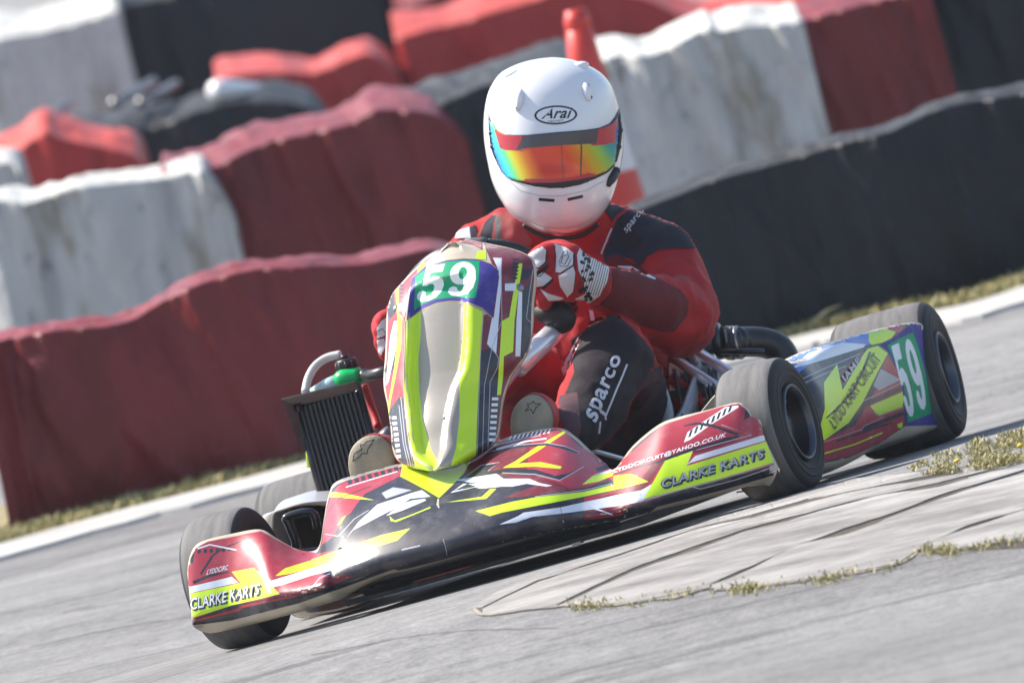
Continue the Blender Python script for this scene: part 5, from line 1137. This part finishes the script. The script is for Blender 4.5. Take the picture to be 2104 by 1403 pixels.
# mirrored tint: colour runs across the visor's own width
vm = mat('mirror_visor', (.8, .3, .1), .18, .3, .35); nt, b = nodes(vm); tc = nt.nodes.new('ShaderNodeTexCoord'); sx = nt.nodes.new('ShaderNodeSeparateXYZ'); nt.links.new(tc.outputs['Object'], sx.inputs[0])
ya, yb = P(1008, 320, x=.45).y, P(1272, 320, x=.45).y; mr = nt.nodes.new('ShaderNodeMapRange'); mr.inputs['From Min'].default_value = ya; mr.inputs['From Max'].default_value = yb
ad = nt.nodes.new('ShaderNodeMath'); ad.operation = 'MULTIPLY_ADD'; ad.inputs[1].default_value = .20; nt.links.new(sx.outputs[2], ad.inputs[0]); nt.links.new(sx.outputs[1], ad.inputs[2])
zc = P(1140, 330, x=.45).z*.20; mr.inputs['From Min'].default_value = ya+zc; mr.inputs['From Max'].default_value = yb+zc
nt.links.new(ad.outputs[0], mr.inputs[0])
vr = ramp(nt, mr.outputs[0], [(0.0, (.10, .05, .55)), (.05, (.02, .12, .80)), (.11, (.01, .50, .70)), (.17, (.15, .65, .20)), (.22, (.70, .60, .02)), (.31, (.78, .22, .01)), (.40, (.75, .045, .008)), (.62, (.75, .055, .008)), (.70, (.75, .18, .01)), (.76, (.65, .38, .01)), (.84, (.30, .55, .05)), (.91, (.02, .35, .30)), (1.0, (.02, .06, .30))])
nt.links.new(vr, b.inputs['Base Color'])
vt2 = c2((228, 520), (262, 570), (310, 606), (380, 618), (470, 617), (600, 606), (720, 597), (850, 588), (950, 572), (1020, 543), (1058, 500)); vb2 = c2((1068, 560), (1062, 680), (1040, 805), (990, 852), (920, 880), (800, 905), (640, 920), (500, 925), (400, 915), (345, 895), (300, 840), (262, 740), (238, 640))
vis = shell('visor', vt2+vb2, .0042, vm, hel)
pr = Prints(bvh_, .0047, .0001, .03, 3.5)
sd_ = mat('red_sun_strip', (.50, .012, .03), .25, 0, .5); sg = mat('dark_strip_and_reflections', (.060, .045, .050), .25, 0, .5)
pr.poly(c2((262, 572), (310, 606), (380, 618), (470, 617), (600, 606), (720, 597), (850, 588), (950, 572), (1020, 543), (1056, 505), (1040, 660), (980, 678), (900, 684), (880, 672), (720, 680), (470, 700), (440, 718), (330, 712), (300, 700), (280, 640)), sd_, 4)
pr.poly(c2((450, 617), (600, 606), (720, 597), (850, 588), (935, 575), (920, 670), (880, 672), (720, 680), (470, 700), (400, 715)), sg, 4)
pr.poly(c2((455, 905), (500, 905), (640, 905), (780, 895), (870, 868), (915, 872), (910, 888), (800, 912), (640, 932), (500, 932), (465, 925)), sd_, 4)
pr.line(c2((690, 600), (700, 780), (710, 905)), 1.6, sg); pr.line(c2((815, 595), (825, 700), (820, 890)), 3.0, sg)  # dark upright reflections painted across the visor
pr.build('tear_off_strip_and_reflections', vis)
pr = Prints(bvh_, .0006, .0001, .03, 3.5)
for (a, b_, w_) in ((540, 1045, 0), ): pass
pr.line(c2((545, 1043), (650, 1051)), 6.2, M['helmblk']); pr.line(c2((738, 1045), (840, 1022)), 6.2, M['helmblk'])
# oval badge
cx_, cy_ = c2((659, 479))[0]
def ell(rx_, ry_, k_=-.03): return [(cx_+rx_*math.cos(2*PI*i/40)+0, cy_+ry_*math.sin(2*PI*i/40)+rx_*math.cos(2*PI*i/40)*k_) for i in range(40)]
pr.poly(ell(44, 19.5), M['helmblk'], 4); pr.poly(ell(39.5, 16), M['helmet'], 4)
pr.text('Arai', c2((570, 432), (772, 425), (768, 500), (560, 505)), M['helmblk'], .02, .35); pr.text('HELMET', c2((608, 516), (712, 510), (712, 523), (608, 529)), M['helmblk'], 0, .1)
pr.line(c2((262, 800), (330, 900), (420, 985), (560, 1020), (700, 1020), (860, 985), (980, 920)), 1.5, M['helmgrey'])
pr.line(c2((440, 1170), (560, 1225), (680, 1240), (800, 1225), (920, 1165)), 1.2, M['helmgrey'])
pr.build('helmet_badge', hel)
def onh(x, y, o=0):
    px, py = c2((x, y))[0]; h, n_, _, _ = bvh_.ray_cast(CK, kray(px, py).normalized()); n_ = n_ if n_.dot(CK-h) > 0 else -n_; return h+n_*o, n_
# brow vents
for pts in (((400, 455, .003), (415, 400, .003), (418, 350, .002), (425, 300, -.003)), ((878, 385, .003), (868, 345, .003), (858, 300, .002), (850, 258, -.003))):
    mb = MB(); q = [onh(x, y, o)[0] for x, y, o in pts]; mb.tube(q, [.003, .0075, .0080, .003], 12, smooth=4); v_ = mb.build('brow_vent', M['helmet'], hel)
    x, y, o = pts[0]; h, n_ = onh(x+6, y-22, .0035); mb = MB(); mb.ball(h, .0045, 8, 0, (1, 1, .8)); mb.build('vent_hole', M['helmblk'], v_)
h1, _ = onh(872, 305, .0055); mb = MB(); mb.ball(h1, .0045, 8, 0, (.7, .6, 1.7)); mb.build('vent_slot', M['helmblk'], hel)
# top vents
for x, y in ((365, 180), (810, 135)):
    h, n_ = onh(x, y, .0); mb = MB(); mb.ball(h-n_*.008, .018, 8, 0, (1.2, 1.4, .6)); mb.build('top_vent', M['helmet'], hel)
# side pods of the visor with pivot screws and latch
for pts, w_ in (((222, 520), (230, 600), (240, 690), (262, 770)), .0045), (((1076, 480), (1082, 580), (1072, 690), (1054, 790)), .0055):
    mb = MB(); q = [onh(x, y, .001)[0] for x, y in pts]; mb.tube(q, [w_*.6, w_, w_, w_*.6], 12, smooth=5)
    for k_ in (1, 2): mb.ball(q[k_], w_*1.35, 8)
    mb.build('visor_hinge', M['helmblk'], hel)
mb = MB(); q = [onh(x, y, .001)[0] for x, y in ((1056, 838), (1040, 880), (1018, 915), (1003, 955))]; mb.tube(q, [.008, .011, .010, .005], 12, smooth=4); mb.ball(onh(1052, 850, .004)[0], .008, 8); mb.build('visor_latch', M['helmblk'], hel)
mb = MB(); q = [P(px, py, x=.33) for px, py in ((1075, 462), (1110, 483), (1150, 490), (1195, 484), (1230, 460))]; mb.tube(q, .0045, 10, smooth=5); mb.build('neck_roll', M['helmblk'], hel)
